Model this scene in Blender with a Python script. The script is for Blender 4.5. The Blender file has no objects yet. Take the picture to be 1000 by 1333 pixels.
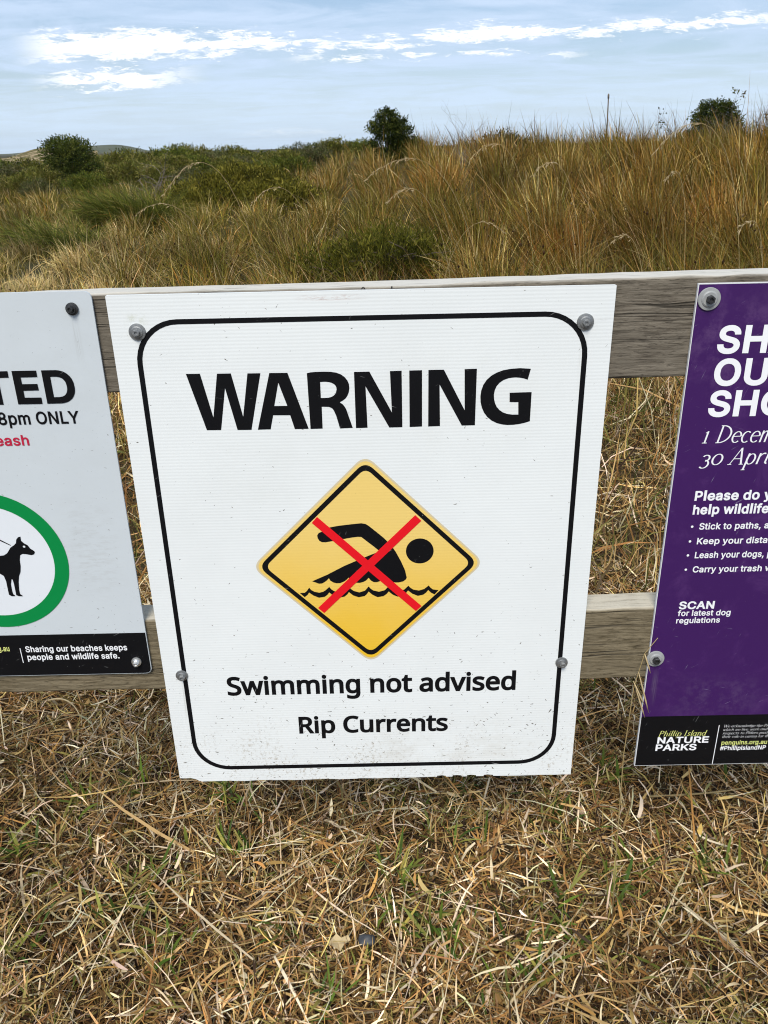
import bpy, bmesh, math, random
import numpy as np
from mathutils import Matrix, Vector
R = math.radians
rng = np.random.default_rng(11)
random.seed(11)
scene = bpy.context.scene
col = scene.collection
HB = 0.35                                   # height of the big sign's lower edge above the turf
# ------------------------------------------------------------------ camera
cam = bpy.data.cameras.new('camera'); cam.sensor_fit = 'VERTICAL'; cam.sensor_height = 36; cam.sensor_width = 27
cam.lens = 36 * 1066 / 1333; cam.clip_start = .02; cam.clip_end = 20000
co = bpy.data.objects.new('camera', cam); col.objects.link(co)
rt, up, bk = (.99978921, -.00627238, -.01954982), (.02040876, .40752988, .91296379), (.00224068, -.91317033, .40757199)
EYE = Vector((.02432, -.98293, .88644 + HB))
co.matrix_world = Matrix(((rt[0], up[0], bk[0], EYE.x), (rt[1], up[1], bk[1], EYE.y), (rt[2], up[2], bk[2], EYE.z), (0, 0, 0, 1)))
scene.camera = co
# ------------------------------------------------------------------ sun, sky, exposure
SUN_EL, SUN_ROT = R(51), math.pi + .22
sd = Vector((math.sin(SUN_ROT) * math.cos(SUN_EL), math.cos(SUN_ROT) * math.cos(SUN_EL), math.sin(SUN_EL)))
sl = bpy.data.lights.new('sun', 'SUN'); sl.energy = 2.45; sl.angle = R(22); sl.color = (1, .95, .87)
so = bpy.data.objects.new('sun', sl); col.objects.link(so); so.rotation_euler = sd.to_track_quat('Z', 'Y').to_euler()
scene.view_settings.view_transform = 'Standard'; scene.view_settings.look = 'None'
scene.view_settings.exposure = 0.54; scene.view_settings.gamma = 1
scene.cycles.filter_width = 1.1
scene.cycles.max_bounces = 6; scene.cycles.transparent_max_bounces = 4; scene.cycles.diffuse_bounces = 3

class NT:
    """small helper to write node trees as expressions"""
    def __init__(s, tree): s.t = tree; s.n = tree.nodes; s.l = tree.links
    def node(s, kind, **kw):
        nd = s.n.new(kind)
        for k, v in kw.items(): setattr(nd, k, v)
        return nd
    def put(s, sock, v):
        if hasattr(v, 'is_linked') or isinstance(v, bpy.types.NodeSocket): s.l.new(v, sock)
        else: sock.default_value = v
    def m(s, op, a, b=0., c=None, clamp=False):
        nd = s.node('ShaderNodeMath', operation=op, use_clamp=clamp)
        s.put(nd.inputs[0], a); s.put(nd.inputs[1], b)
        if c is not None: s.put(nd.inputs[2], c)
        return nd.outputs[0]
    def mix(s, f, a, b, blend='MIX'):
        nd = s.node('ShaderNodeMix', data_type='RGBA', blend_type=blend)
        s.put(nd.inputs[0], f)
        for sk, v in ((nd.inputs[6], a), (nd.inputs[7], b)):
            s.put(sk, (*v, 1) if isinstance(v, tuple) and len(v) == 3 else v)
        return nd.outputs[2]
    def ramp(s, f, lo, hi):                  # smoothstep lo..hi
        nd = s.node('ShaderNodeMapRange', interpolation_type='SMOOTHSTEP')
        s.put(nd.inputs[0], f); nd.inputs[1].default_value = lo; nd.inputs[2].default_value = hi
        return nd.outputs[0]
    def noise(s, vec, scale, detail=4, rough=.55, dist=0.):
        nd = s.node('ShaderNodeTexNoise'); s.put(nd.inputs['Vector'], vec)
        nd.inputs['Scale'].default_value = scale; nd.inputs['Detail'].default_value = detail
        nd.inputs['Roughness'].default_value = rough; nd.inputs['Distortion'].default_value = dist
        return nd.outputs['Fac']
    def xyz(s, a, b, c):
        nd = s.node('ShaderNodeCombineXYZ')
        for i, v in enumerate((a, b, c)): s.put(nd.inputs[i], v)
        return nd.outputs[0]
    def sep(s, v):
        nd = s.node('ShaderNodeSeparateXYZ'); s.put(nd.inputs[0], v); return nd.outputs

world = bpy.data.worlds.new('World'); scene.world = world; world.use_nodes = True
T = NT(world.node_tree); bg = T.n['Background']
sky = T.node('ShaderNodeTexSky', sky_type='NISHITA', sun_disc=False, sun_elevation=SUN_EL, sun_rotation=SUN_ROT)
sky.air_density = 1.0; sky.dust_density = 1.6; sky.ozone_density = 1.3
tc = T.node('ShaderNodeTexCoord')
dx, dy, dz = T.sep(tc.outputs['Generated'])
# high thin cloud sheet: direction projected on a level layer
den = T.m('ADD', T.m('MAXIMUM', dz, 0.), .06)
cx, cy = T.m('DIVIDE', dx, den), T.m('DIVIDE', dy, den)
veil = T.noise(T.xyz(T.m('MULTIPLY', cx, .45), T.m('MULTIPLY', cy, .60), 0.), 2.0, 9, .66, .9)
veil2 = T.noise(T.xyz(T.m('MULTIPLY', cx, .34), T.m('MULTIPLY', cy, .46), 3.), 1.5, 9, .64, .9)
# the bright streak of cirrus: direction ratios east/north and up/north
ys = T.m('MAXIMUM', dy, .05)
u, v = T.m('DIVIDE', dx, ys), T.m('DIVIDE', dz, ys)
wob = T.m('SUBTRACT', T.noise(T.xyz(T.m('MULTIPLY', u, 11.), T.m('MULTIPLY', v, 70.), 1.), 1., 9, .74, .5), .5)
wob2 = T.m('SUBTRACT', T.noise(T.xyz(T.m('MULTIPLY', u, 3.2), 5., 1.), 1., 3, .5), .5)
def streak(v0, u0, u1, half, soft, amp):
    e0, e1 = T.ramp(u, u0 - .02, u0 + .05), T.ramp(u, u1 + .03, u1 - .07)
    d = T.m('ABSOLUTE', T.m('SUBTRACT', v, v0))
    e = T.m('SUBTRACT', T.m('ADD', half, T.m('MULTIPLY', wob, amp)), d)
    return T.m('MULTIPLY', T.ramp(e, -soft * .4, soft), T.m('MULTIPLY', e0, e1))
vline = T.m('ADD', T.m('ADD', .1035, T.m('MULTIPLY', T.m('MAXIMUM', T.m('SUBTRACT', u, .05), 0.), .034)), T.m('MULTIPLY', wob2, .010))
thick = T.m('ADD', .0050, T.m('MULTIPLY', T.ramp(u, -.10, -.24), .0078))
wob = T.m('ADD', T.m('MULTIPLY', wob, .75), T.m('MULTIPLY', T.m('SUBTRACT', T.noise(T.xyz(T.m('MULTIPLY', u, 40.), T.m('MULTIPLY', v, 170.), 7.), 1., 6, .7, 1.), .5), .55))
s1 = streak(vline, -.375, .44, thick, .0065, .064)
s2 = streak(T.m('ADD', .0735, T.m('MULTIPLY', wob2, .02)), -.362, -.205, .0080, .006, .072)
s3 = streak(T.m('ADD', .0870, T.m('MULTIPLY', wob2, .02)), -.09, .22, .0, .005, .056)
s4 = streak(T.m('ADD', .016, T.m('MULTIPLY', wob2, .02)), -.16, -.02, .0, .012, .040)
st = T.m('MAXIMUM', T.m('MAXIMUM', s1, s2), T.m('MAXIMUM', T.m('MULTIPLY', s3, .9), T.m('MULTIPLY', s4, .45)))
hor = T.ramp(dz, .16, -.01)
vf = T.m('ADD', .16, T.m('MULTIPLY', T.m('ADD', T.m('MULTIPLY', T.ramp(veil, .38, .60), .42), T.m('MULTIPLY', T.ramp(veil2, .40, .60), .36)), T.m('ADD', .45, T.m('MULTIPLY', T.ramp(dz, .0, .09), .55))))
vf = T.m('MINIMUM', T.m('ADD', vf, T.m('MULTIPLY', hor, .10)), .95)
skc = T.mix(1., sky.outputs[0], (.080, .085, .094), 'MULTIPLY')
c1 = T.mix(vf, skc, (.45, .555, .71))
c1 = T.mix(T.m('MULTIPLY', T.ramp(dz, .10, -.01), .70), c1, (.56, .69, .83))
c2 = T.mix(T.m('MINIMUM', T.m('MULTIPLY', st, 1.), 1.), c1, (.88, .88, .88))
T.l.new(c2, bg.inputs[0]); bg.inputs[1].default_value = 1.0

# ------------------------------------------------------------------ object helpers
def tag(o, label=None, cat=None, group=None, kind=None):
    for k, val in (('label', label), ('category', cat), ('group', group), ('kind', kind)):
        if val: o[k] = val
    return o
def empty(name, loc=(0, 0, 0), rz=0):
    o = bpy.data.objects.new(name, None); col.objects.link(o); o.location = loc; o.rotation_euler = (0, 0, rz); o.empty_display_size = .05
    return o
def link(name, me, mat=None, parent=None, loc=None):
    o = bpy.data.objects.new(name, me); col.objects.link(o)
    if mat and not me.materials: me.materials.append(mat)
    if parent: o.parent = parent
    if loc: o.location = loc
    return o
def mesh_np(name, V, F, colr=None, smooth=False):
    """V (n,3); F (m,k) array of k-gons; colr (n,3) point colours"""
    me = bpy.data.meshes.new(name); V = np.asarray(V, np.float32); F = np.asarray(F, np.int32); k = F.shape[1]
    me.vertices.add(len(V)); me.vertices.foreach_set('co', V.ravel())
    me.loops.add(F.size); me.loops.foreach_set('vertex_index', F.ravel())
    me.polygons.add(len(F)); me.polygons.foreach_set('loop_start', np.arange(len(F), dtype=np.int32) * k)
    me.update(calc_edges=True)
    if smooth: me.polygons.foreach_set('use_smooth', np.ones(len(F), bool))
    if colr is not None:
        a = me.attributes.new('tint', 'FLOAT_COLOR', 'POINT')
        a.data.foreach_set('color', np.column_stack([colr, np.ones(len(V))]).astype(np.float32).ravel())
    return me
def mesh_py(name, V, F):
    me = bpy.data.meshes.new(name); me.from_pydata([tuple(map(float, p)) for p in V], [], F); me.update(); return me
def bm_mesh(name, bm, smooth=False):
    me = bpy.data.meshes.new(name); bm.to_mesh(me); bm.free()
    if smooth:
        for p in me.polygons: p.use_smooth = True
    return me
def copy_tree(o, parent=None):
    c = o.copy(); col.objects.link(c); c.parent = parent
    for ch in o.children: copy_tree(ch, c)
    return c

# ------------------------------------------------------------------ materials
def new_mat(name):
    m = bpy.data.materials.new(name); m.use_nodes = True
    t = NT(m.node_tree); return m, t, t.n['Principled BSDF']
def plain(name, c, rough=.5, metal=0., spec=.5, bump=0., bscale=200.):
    m, t, p = new_mat(name); tcn = t.node('ShaderNodeTexCoord')
    n = t.noise(tcn.outputs['Object'], 60., 5, .6)
    t.l.new(t.mix(t.ramp(n, .3, .7), tuple(x * .86 for x in c), tuple(min(1, x * 1.08) for x in c)), p.inputs['Base Color'])
    p.inputs['Roughness'].default_value = rough; p.inputs['Metallic'].default_value = metal; p.inputs['Specular IOR Level'].default_value = spec
    if bump:
        b = t.node('ShaderNodeBump'); b.inputs['Strength'].default_value = bump; b.inputs['Distance'].default_value = .001
        t.l.new(t.noise(tcn.outputs['Object'], bscale, 4, .6), b.inputs['Height']); t.l.new(b.outputs[0], p.inputs['Normal'])
    return m
def printed(name, c, rough=.45, scratch=(.75, .75, .72), amount=.0, ribs=False, dirt=0., fade=0., fade_col=None, spec=.15, dirt_z=(.0, .3), marks=()):
    """ink or panel surface with dust, specks, scratches; object coordinates in metres"""
    m, t, p = new_mat(name); tcn = t.node('ShaderNodeTexCoord'); ob = tcn.outputs['Object']; x, y, z = t.sep(ob)
    base = t.mix(t.ramp(t.noise(ob, 7., 6, .6), .3, .75), tuple(q * .96 for q in c), c)
    if fade:
        base = t.mix(t.m('MULTIPLY', t.ramp(t.noise(ob, 16., 7, .7, .5), .50, .72), fade), base, fade_col)
    if amount:
        for i, (ang, off) in enumerate(((.5, 0.), (-.25, 4.), (1.2, 9.))):
            ca, sa = math.cos(ang), math.sin(ang)
            a = t.m('ADD', t.m('MULTIPLY', x, ca), t.m('MULTIPLY', z, sa)); b = t.m('SUBTRACT', t.m('MULTIPLY', z, ca), t.m('MULTIPLY', x, sa))
            n = t.noise(t.xyz(t.m('MULTIPLY', a, 28.), t.m('MULTIPLY', b, 420.), off), 1., 3, .5)
            n2 = t.noise(t.xyz(a, b, off + 2.), 30., 2, .5)
            base = t.mix(t.m('MULTIPLY', t.m('MULTIPLY', t.ramp(n, .735 - amount * .05, .78), t.ramp(n2, .52, .62)), .7), base, scratch)
        n = t.noise(ob, 330., 2, .5)
        base = t.mix(t.m('MULTIPLY', t.ramp(n, .76, .80), .75), base, scratch)
    if dirt:
        # short dark flecks thrown up by mowing, thicker towards the lower edge, plus brown splash
        low = t.ramp(z, dirt_z[1], dirt_z[0])
        for i, (ang, off) in enumerate(((.9, 0.), (-.7, 7.), (.1, 13.))):
            ca, sa = math.cos(ang), math.sin(ang)
            a = t.m('ADD', t.m('MULTIPLY', x, ca), t.m('MULTIPLY', z, sa)); b = t.m('SUBTRACT', t.m('MULTIPLY', z, ca), t.m('MULTIPLY', x, sa))
            n = t.noise(t.xyz(t.m('MULTIPLY', a, 95.), t.m('MULTIPLY', b, 300.), off), 1., 2, .5)
            th = t.m('SUBTRACT', .745, t.m('MULTIPLY', low, .055))
            f = t.m('MULTIPLY', t.m('SUBTRACT', n, th), 28., clamp=True)
            base = t.mix(t.m('MULTIPLY', f, .72 * dirt), base, (.10, .085, .06))
        n = t.noise(ob, 190., 4, .7); sp = t.noise(ob, 9., 5, .65, .4)
        f = t.m('MULTIPLY', t.m('MULTIPLY', t.ramp(n, .50, .66), t.ramp(sp, .42, .66)), t.ramp(z, dirt_z[0] + .16, dirt_z[0]))
        base = t.mix(t.m('MULTIPLY', f, .62 * dirt), base, (.30, .22, .12))
        n = t.noise(ob, 420., 2, .5)
        base = t.mix(t.m('MULTIPLY', t.ramp(n, .735, .775), .6 * dirt), base, (.07, .06, .05))
    for (mx_, mz_, wx, wz, st_, mc, sx, sz) in marks:      # drips, scuffs, smudges and a crease's painted shade, each in place
        g_ = t.m('MULTIPLY', t.ramp(t.m('ABSOLUTE', t.m('SUBTRACT', x, mx_)), wx, wx * .2), t.ramp(t.m('ABSOLUTE', t.m('SUBTRACT', z, mz_)), wz, wz * .2))
        n = t.ramp(t.noise(t.xyz(t.m('MULTIPLY', x, sx), mx_, t.m('MULTIPLY', z, sz)), 1., 5, .7), .42, .68)
        base = t.mix(t.m('MULTIPLY', t.m('MULTIPLY', g_, n), st_), base, mc)
    t.l.new(base, p.inputs['Base Color'])
    p.inputs['Roughness'].default_value = rough; p.inputs['Specular IOR Level'].default_value = spec
    hgt = t.noise(ob, 5., 4, .5)
    b = t.node('ShaderNodeBump'); b.inputs['Strength'].default_value = .35; b.inputs['Distance'].default_value = .004
    t.l.new(hgt, b.inputs['Height']); nrm = b.outputs[0]
    if ribs:
        # flutes of the fluted plastic board show as fine level ribs
        w = t.m('SINE', t.m('MULTIPLY', t.m('ADD', z, t.m('MULTIPLY', t.noise(ob, 6., 2), .002)), 2 * math.pi / .0043))
        b2 = t.node('ShaderNodeBump'); b2.inputs['Strength'].default_value = .24; b2.inputs['Distance'].default_value = .00012
        t.l.new(w, b2.inputs['Height']); t.l.new(nrm, b2.inputs['Normal']); nrm = b2.outputs[0]
    t.l.new(nrm, p.inputs['Normal'])
    return m
def wood(name, dark, light, seed=0., bleach=(.56, .53, .46)):
    m, t, p = new_mat(name); tcn = t.node('ShaderNodeTexCoord'); ob = tcn.outputs['Object']; x, y, z = t.sep(ob)
    bend = t.m('MULTIPLY', t.noise(t.xyz(t.m('MULTIPLY', x, 2.5), seed, 0.), 1., 3), .02)
    zz = t.m('ADD', z, bend)
    g1 = t.noise(t.xyz(t.m('MULTIPLY', x, 18.), t.m('MULTIPLY', y, 200.), t.m('ADD', t.m('MULTIPLY', zz, 260.), seed)), 1., 7, .72, .5)
    g2 = t.noise(t.xyz(t.m('MULTIPLY', x, 2.), t.m('MULTIPLY', y, 40.), t.m('ADD', t.m('MULTIPLY', zz, 45.), seed + 4)), 1., 4, .6, .2)
    g3 = t.noise(t.xyz(t.m('MULTIPLY', x, 75.), t.m('MULTIPLY', y, 400.), t.m('ADD', t.m('MULTIPLY', zz, 560.), seed)), 1., 4, .65, .4)
    c = t.mix(t.ramp(g1, .30, .68), dark, light)
    c = t.mix(t.m('MULTIPLY', t.ramp(g2, .42, .7), .5), c, tuple(q * .62 for q in light))
    c = t.mix(t.m('MULTIPLY', t.ramp(g3, .52, .68), .75), c, tuple(q * .42 for q in dark))
    # long checks (cracks)
    ck = t.noise(t.xyz(t.m('MULTIPLY', x, 1.6), 0., t.m('ADD', t.m('MULTIPLY', zz, 42.), seed + 9)), 1., 3, .55)
    cr = t.ramp(t.m('ABSOLUTE', t.m('SUBTRACT', ck, .5)), .022, .002)
    on = t.ramp(t.noise(t.xyz(t.m('MULTIPLY', x, 3.), 0., t.m('ADD', t.m('MULTIPLY', zz, 20.), seed)), 1., 2), .44, .56)
    crk = t.m('MULTIPLY', cr, on)
    c = t.mix(t.m('MULTIPLY', crk, .8), c, (.035, .03, .022))
    # knots
    vo = t.node('ShaderNodeTexVoronoi'); t.put(vo.inputs['Vector'], t.xyz(t.m('MULTIPLY', x, 6.), seed, t.m('MULTIPLY', zz, 9.))); vo.inputs['Scale'].default_value = 1.
    c = t.mix(t.m('MULTIPLY', t.ramp(t.noise(ob, 9., 5, .65, .6), .46, .66), .38), c, tuple(q * .55 for q in light))
    # sun bleached silver upper face of the board (its own weathering)
    lv = t.node('ShaderNodeAttribute', attribute_name='bleach').outputs['Fac']
    c = t.mix(t.m('MULTIPLY', lv, t.ramp(g1, .18, .5)), c, bleach)
    c = t.mix(t.m('MULTIPLY', t.ramp(vo.outputs['Distance'], .16, .06), .75), c, (.06, .045, .03))
    t.l.new(c, p.inputs['Base Color']); p.inputs['Roughness'].default_value = .85; p.inputs['Specular IOR Level'].default_value = .2
    b = t.node('ShaderNodeBump'); b.inputs['Strength'].default_value = .8; b.inputs['Distance'].default_value = .0012
    t.l.new(t.m('SUBTRACT', t.m('ADD', g1, t.m('MULTIPLY', g3, -.5)), crk), b.inputs['Height']); t.l.new(b.outputs[0], p.inputs['Normal'])
    return m
def leafy(name, rough=.55, trans=.25, tmul=(1.2, 1.25, .7), spec=.3):
    m, t, p = new_mat(name); at = t.node('ShaderNodeAttribute', attribute_name='tint')
    t.l.new(at.outputs['Color'], p.inputs['Base Color']); p.inputs['Roughness'].default_value = rough; p.inputs['Specular IOR Level'].default_value = spec
    tr = t.node('ShaderNodeBsdfTranslucent'); t.l.new(t.mix(1., at.outputs['Color'], tmul, 'MULTIPLY'), tr.inputs[0])
    mx = t.node('ShaderNodeMixShader'); mx.inputs[0].default_value = trans
    t.l.new(p.outputs[0], mx.inputs[1]); t.l.new(tr.outputs[0], mx.inputs[2]); t.l.new(mx.outputs[0], t.n['Material Output'].inputs[0])
    return m

M_straw = leafy('dry_straw', .55, .15, (1.1, 1., .75), .15)
M_grass = leafy('tall_grass_blade', .6, .14, (1.15, 1.05, .6), .10)
M_leaf = leafy('shrub_leaf', .6, .24, (1.25, 1.12, .4), .08)
M_bark = plain('weathered_bark', (.11, .085, .06), .9, 0, .2, .6, 60.)
M_twig = plain('dead_grey_twig', (.17, .14, .11), .9, 0, .2, .4, 80.)

# ------------------------------------------------------------------ terrain
def sst(x, a, b):
    t = np.clip((np.asarray(x, float) - a) / (b - a), 0, 1); return t * t * (3 - 2 * t)
def terr(x, y):
    x = np.asarray(x, float); y = np.asarray(y, float); d = np.hypot(x, y)
    h = .74 * sst(x + .10 * y, -1.5, 4.0) * sst(y, 3.8, 12.0) * (1 - sst(y, 30, 80))
    h = h + .10 * sst(y, 6, 10) * np.sin(x * .55 + 1.3) * np.cos(y * .31) * (1 - .6 * sst(d, 60, 200))
    h = h + .012 * np.sin(x * 7.1 + y * 3.) * np.cos(y * 6.3 - x * 2.) + .02 * np.sin(x * 2.3) * np.sin(y * 1.9 + .5)
    h = h + 1.2 * sst(d, 120, 400) * 0
    return h
rad = np.concatenate([[0], np.geomspace(.15, 3300, 150)]); na = 160
A = np.linspace(0, 2 * np.pi, na, endpoint=False)
gx = (rad[1:, None] * np.sin(A)[None]).ravel(); gy = (rad[1:, None] * np.cos(A)[None]).ravel()
gv = np.column_stack([np.append(gx, 0), np.append(gy, 0), np.append(terr(gx, gy), terr(0, 0))])
i, j = np.meshgrid(np.arange(len(rad) - 2), np.arange(na), indexing='ij'); j2 = (j + 1) % na
gf = np.stack([i * na + j, (i + 1) * na + j, (i + 1) * na + j2, i * na + j2], -1).reshape(-1, 4)
fan = [(len(gv) - 1, a, (a + 1) % na) for a in range(na)]
me = mesh_py('ground', gv, [tuple(q) for q in gf.tolist()] + fan)
for p in me.polygons: p.use_smooth = True
m, t, p = new_mat('turf_soil'); tcn = t.node('ShaderNodeTexCoord'); ob = tcn.outputs['Object']; x, y, z = t.sep(ob)
near = t.mix(t.ramp(t.noise(ob, 45., 6, .65), .3, .7), (.030, .021, .012), (.11, .078, .036))
far = t.mix(t.ramp(t.noise(ob, .6, 8, .7), .3, .7), (.030, .032, .012), (.080, .062, .028))
t.l.new(t.mix(t.ramp(y, 3.5, 7.), near, far), p.inputs['Base Color']); p.inputs['Roughness'].default_value = .95; p.inputs['Specular IOR Level'].default_value = .1
b = t.node('ShaderNodeBump'); b.inputs['Strength'].default_value = .8; b.inputs['Distance'].default_value = .01
t.l.new(t.noise(ob, 90., 4, .7), b.inputs['Height']); t.l.new(b.outputs[0], p.inputs['Normal'])
tag(link('ground', me, m), 'dry turf and dune ground below fence and grass', 'ground', None, 'structure')

# far hills behind the scrub on the left
def ridge(name, d, az0, az1, n, hfun, depth, cols, label, sc):
    V, F = [], []; prof = [0, .45, .8, 1., .8, .4, 0]
    for k in range(n + 1):
        a = R(az0 + (az1 - az0) * k / n); h = hfun(k / n)
        for q, pr in enumerate(prof):
            rr = d + depth * (q / (len(prof) - 1) - .5)
            V.append((rr * math.sin(a), rr * math.cos(a), -1 + (h + 1) * pr))
    L = len(prof)
    for k in range(n):
        for q in range(L - 1): F.append((k * L + q, (k + 1) * L + q, (k + 1) * L + q + 1, k * L + q + 1))
    me = mesh_py(name, V, F)
    for pl in me.polygons: pl.use_smooth = True
    m, t, p = new_mat(name + '_cover'); tcn = t.node('ShaderNodeTexCoord')
    t.l.new(t.mix(t.ramp(t.noise(tcn.outputs['Object'], sc, 6, .7), .42, .6), cols[0], cols[1]), p.inputs['Base Color']); p.inputs['Roughness'].default_value = 1; p.inputs['Specular IOR Level'].default_value = 0
    return tag(link(name, me, m), label, 'hill', None, 'structure')
ridge('hills', 2600, -38, -13.2, 80, lambda s: -1 + 21 * sst(s, .55, .84) * (1 - sst(s, .86, 1.)) + 9 * sst(s, .0, .3) * (1 - sst(s, .4, .7)) + 1.2 * math.sin(s * 37), 900, ((.055, .065, .025), (.10, .10, .045)), 'low blue grey hill on the horizon', .01)
ridge('dune_terrain', 170, -40, -17.5, 60, lambda s: 1.55 + .55 * math.sin(s * 9 + 1) * math.sin(s * 23) + .35 * math.sin(s * 31), 45, ((.085, .080, .030), (.34, .26, .16)), 'sandy dune ridge partly covered by scrub', .55)

# ------------------------------------------------------------------ ribbons (grass and straw blades)
def ribbons(p0, az, pitch, dpitch, daz, L, W, roll, prof, c0, c1, floor=None):
    """vectorised bent blades. returns verts, quads, colours"""
    N = len(p0); S = len(prof) - 1; P = np.array(p0, float); az = az.copy(); pit = pitch.copy()
    V = np.zeros((N, S + 1, 2, 3)); C = np.zeros((N, S + 1, 2, 3))
    for s in range(S + 1):
        t = np.stack([np.cos(pit) * np.sin(az), np.cos(pit) * np.cos(az), np.sin(pit)], 1)
        h = np.stack([np.cos(az), -np.sin(az), np.zeros(N)], 1); nn = np.cross(h, t)
        side = h * np.cos(roll)[:, None] + nn * np.sin(roll)[:, None]
        w = (W * prof[s] * .5)[:, None]
        V[:, s, 0] = P - side * w; V[:, s, 1] = P + side * w
        cc = c0 + (c1 - c0) * (s / S); C[:, s, 0] = cc; C[:, s, 1] = cc
        P = P + t * (L / S)[:, None]; pit = pit + dpitch / S; az = az + daz / S
        if floor is not None: P[:, 2] = np.maximum(P[:, 2], floor(P[:, 0], P[:, 1]))
    b = (np.arange(N) * (S + 1) * 2)[:, None] + (np.arange(S) * 2)[None]; b = b.ravel()
    F = np.stack([b, b + 1, b + 3, b + 2], 1)
    return V.reshape(-1, 3), F, C.reshape(-1, 3)
def join(parts):
    V, F, C, n = [], [], [], 0
    for v, f, c in parts: V.append(v); F.append(f + n); C.append(c); n += len(v)
    return np.concatenate(V), np.concatenate(F), np.concatenate(C)
def pick(pal, wts, N, jit=.18):
    pal = np.array(pal, float); k = rng.choice(len(pal), N, p=np.array(wts) / sum(wts))
    return pal[k] * np.exp(rng.normal(0, jit, (N, 1))) * np.exp(rng.normal(0, .05, (N, 3)))
def vnoise(x, y, s, seed=0):
    """cheap smooth noise, about 0..1"""
    r = np.random.default_rng(seed); o = 0
    for k in range(6):
        a = r.uniform(0, 6.28); f = s * r.uniform(.6, 1.9); o = o + np.sin((x * math.cos(a) + y * math.sin(a)) * f + r.uniform(0, 6.28))
    return np.clip(.5 + o / 7., 0, 1)

# mown dry lawn : straw lying in every direction
STRAW = [(.54, .355, .140), (.375, .195, .060), (.80, .64, .41), (.165, .088, .034), (.040, .022, .011), (.33, .255, .080)]
def straw_patch(N, x0, x1, y0, y1, ln, wd, zmax, pm, ps, curl, wts, dens=None, mul=1., grn=.0):
    px, py = rng.uniform(x0, x1, N), rng.uniform(y0, y1, N)
    if dens is not None:
        k = rng.random(N) < dens(px, py); px, py = px[k], py[k]; N = len(px)
    pz = terr(px, py) + rng.random(N) ** 1.6 * zmax
    cl = vnoise(px, py, 9., 3)
    az = rng.uniform(0, 2 * np.pi, N) + (cl - .5) * 2.
    L = np.minimum(ln * np.exp(rng.normal(0, .45, N)), ln * 1.7); W = wd * np.exp(rng.normal(0, .35, N))
    c = pick(STRAW, wts, N, .32) * mul; c *= (.72 + .56 * vnoise(px, py, 5., 8))[:, None]
    g = rng.random(N) < grn * (.3 + 2.2 * vnoise(px, py, 4.5, 21) ** 2); c[g] = pick([(.13, .135, .025), (.22, .20, .05), (.075, .088, .016)], (1, 1, 1), g.sum())
    c1 = c * rng.uniform(.85, 1.25, (N, 1))
    return ribbons(np.column_stack([px, py, pz]), az, rng.normal(pm, ps, N), rng.normal(-.1, curl, N), rng.normal(0, .5 * curl, N), L, W, rng.normal(0, .7, N),
                   (.7, 1, .8, .12), c, c1, lambda a, b_: terr(a, b_) + .002)
BARE = lambda a, b_: 1 - .80 * np.exp(-(((a + .46) / .035) ** 2 + ((b_ - .16) / .07) ** 2)) - .8 * np.exp(-(((a + .40) / .04) ** 2 + ((b_ - .02) / .025) ** 2)) - .5 * (vnoise(a, b_, 11., 77) > .62)
parts = [
    straw_patch(56000, -1.05, 1.1, -.42, 1.25, .050, .0024, .016, .02, .26, .8, (2.4, 3, .6, 3, 3.4, .6), grn=.02, mul=.60),  # bottom layer coloured darker to stand for shade in the gaps
    straw_patch(50000, -1.05, 1.1, -.42, 1.25, .050, .0020, .048, .16, .42, .9, (3.2, 2.6, 3.2, 2.0, 1.4, .9), BARE, grn=.05),
    straw_patch(13000, -1.05, 1.1, -.42, 1.25, .034, .0038, .052, .15, .40, .8, (3, 2.4, 2.8, 1., .6, .6), BARE, grn=.04),
    straw_patch(3000, -1.05, 1.1, -.42, 1.25, .15, .0022, .054, .14, .18, .6, (3, 2, 3.4, 1, 0, .3), BARE),
    straw_patch(42000, -2.9, 3.0, 1.2, 5.2, .09, .0042, .05, .3, .45, 1.3, (3, 3, 1.4, 2.4, 2.4, 1.2), grn=.12),
    straw_patch(15000, -2.9, 3.0, 1.0, 5.2, .19, .0036, .05, .6, .45, 1.5, (3.4, 2.6, 2.4, 1.8, .8, 1.4), grn=.16),
    straw_patch(7000, -2.9, 3.0, 2.3, 4.6, .36, .0042, .03, 1.0, .35, 1.6, (2, 3, 1.2, 3, 2, 1.6), grn=.30),
]
tx_, ty_ = rng.uniform(-1.05, 1.1, 420), rng.uniform(-.42, 1.2, 420); nb = rng.integers(6, 16, 420); ti = np.repeat(np.arange(420), nb); N = len(ti)   # rooted tufts
c = pick(STRAW, (3.4, 2.4, 2.6, 1.2, .3, 1.4), N, .25); g = rng.random(N) < np.repeat((rng.random(420) < .22) * .6, nb); c[g] = pick([(.15, .15, .03), (.25, .22, .055)], (1, 1), g.sum())
parts.append(ribbons(np.column_stack([tx_[ti] + rng.normal(0, .007, N), ty_[ti] + rng.normal(0, .007, N), terr(tx_[ti], ty_[ti]) + .01]), rng.uniform(0, 6.28, N), rng.normal(.62, .3, N), rng.normal(-.9, .5, N), rng.normal(0, .5, N), rng.uniform(.04, .095, N), rng.uniform(.002, .004, N), rng.normal(0, .6, N), (.7, 1, .8, .12), c * .85, c * 1.1))
V, F, C = join(parts)
tag(link('straw_lawn', mesh_np('straw_lawn', V, F, C), M_straw), 'mown dry straw turf of tangled tan blades under the fence', 'dry grass', None, 'stuff')
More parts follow.
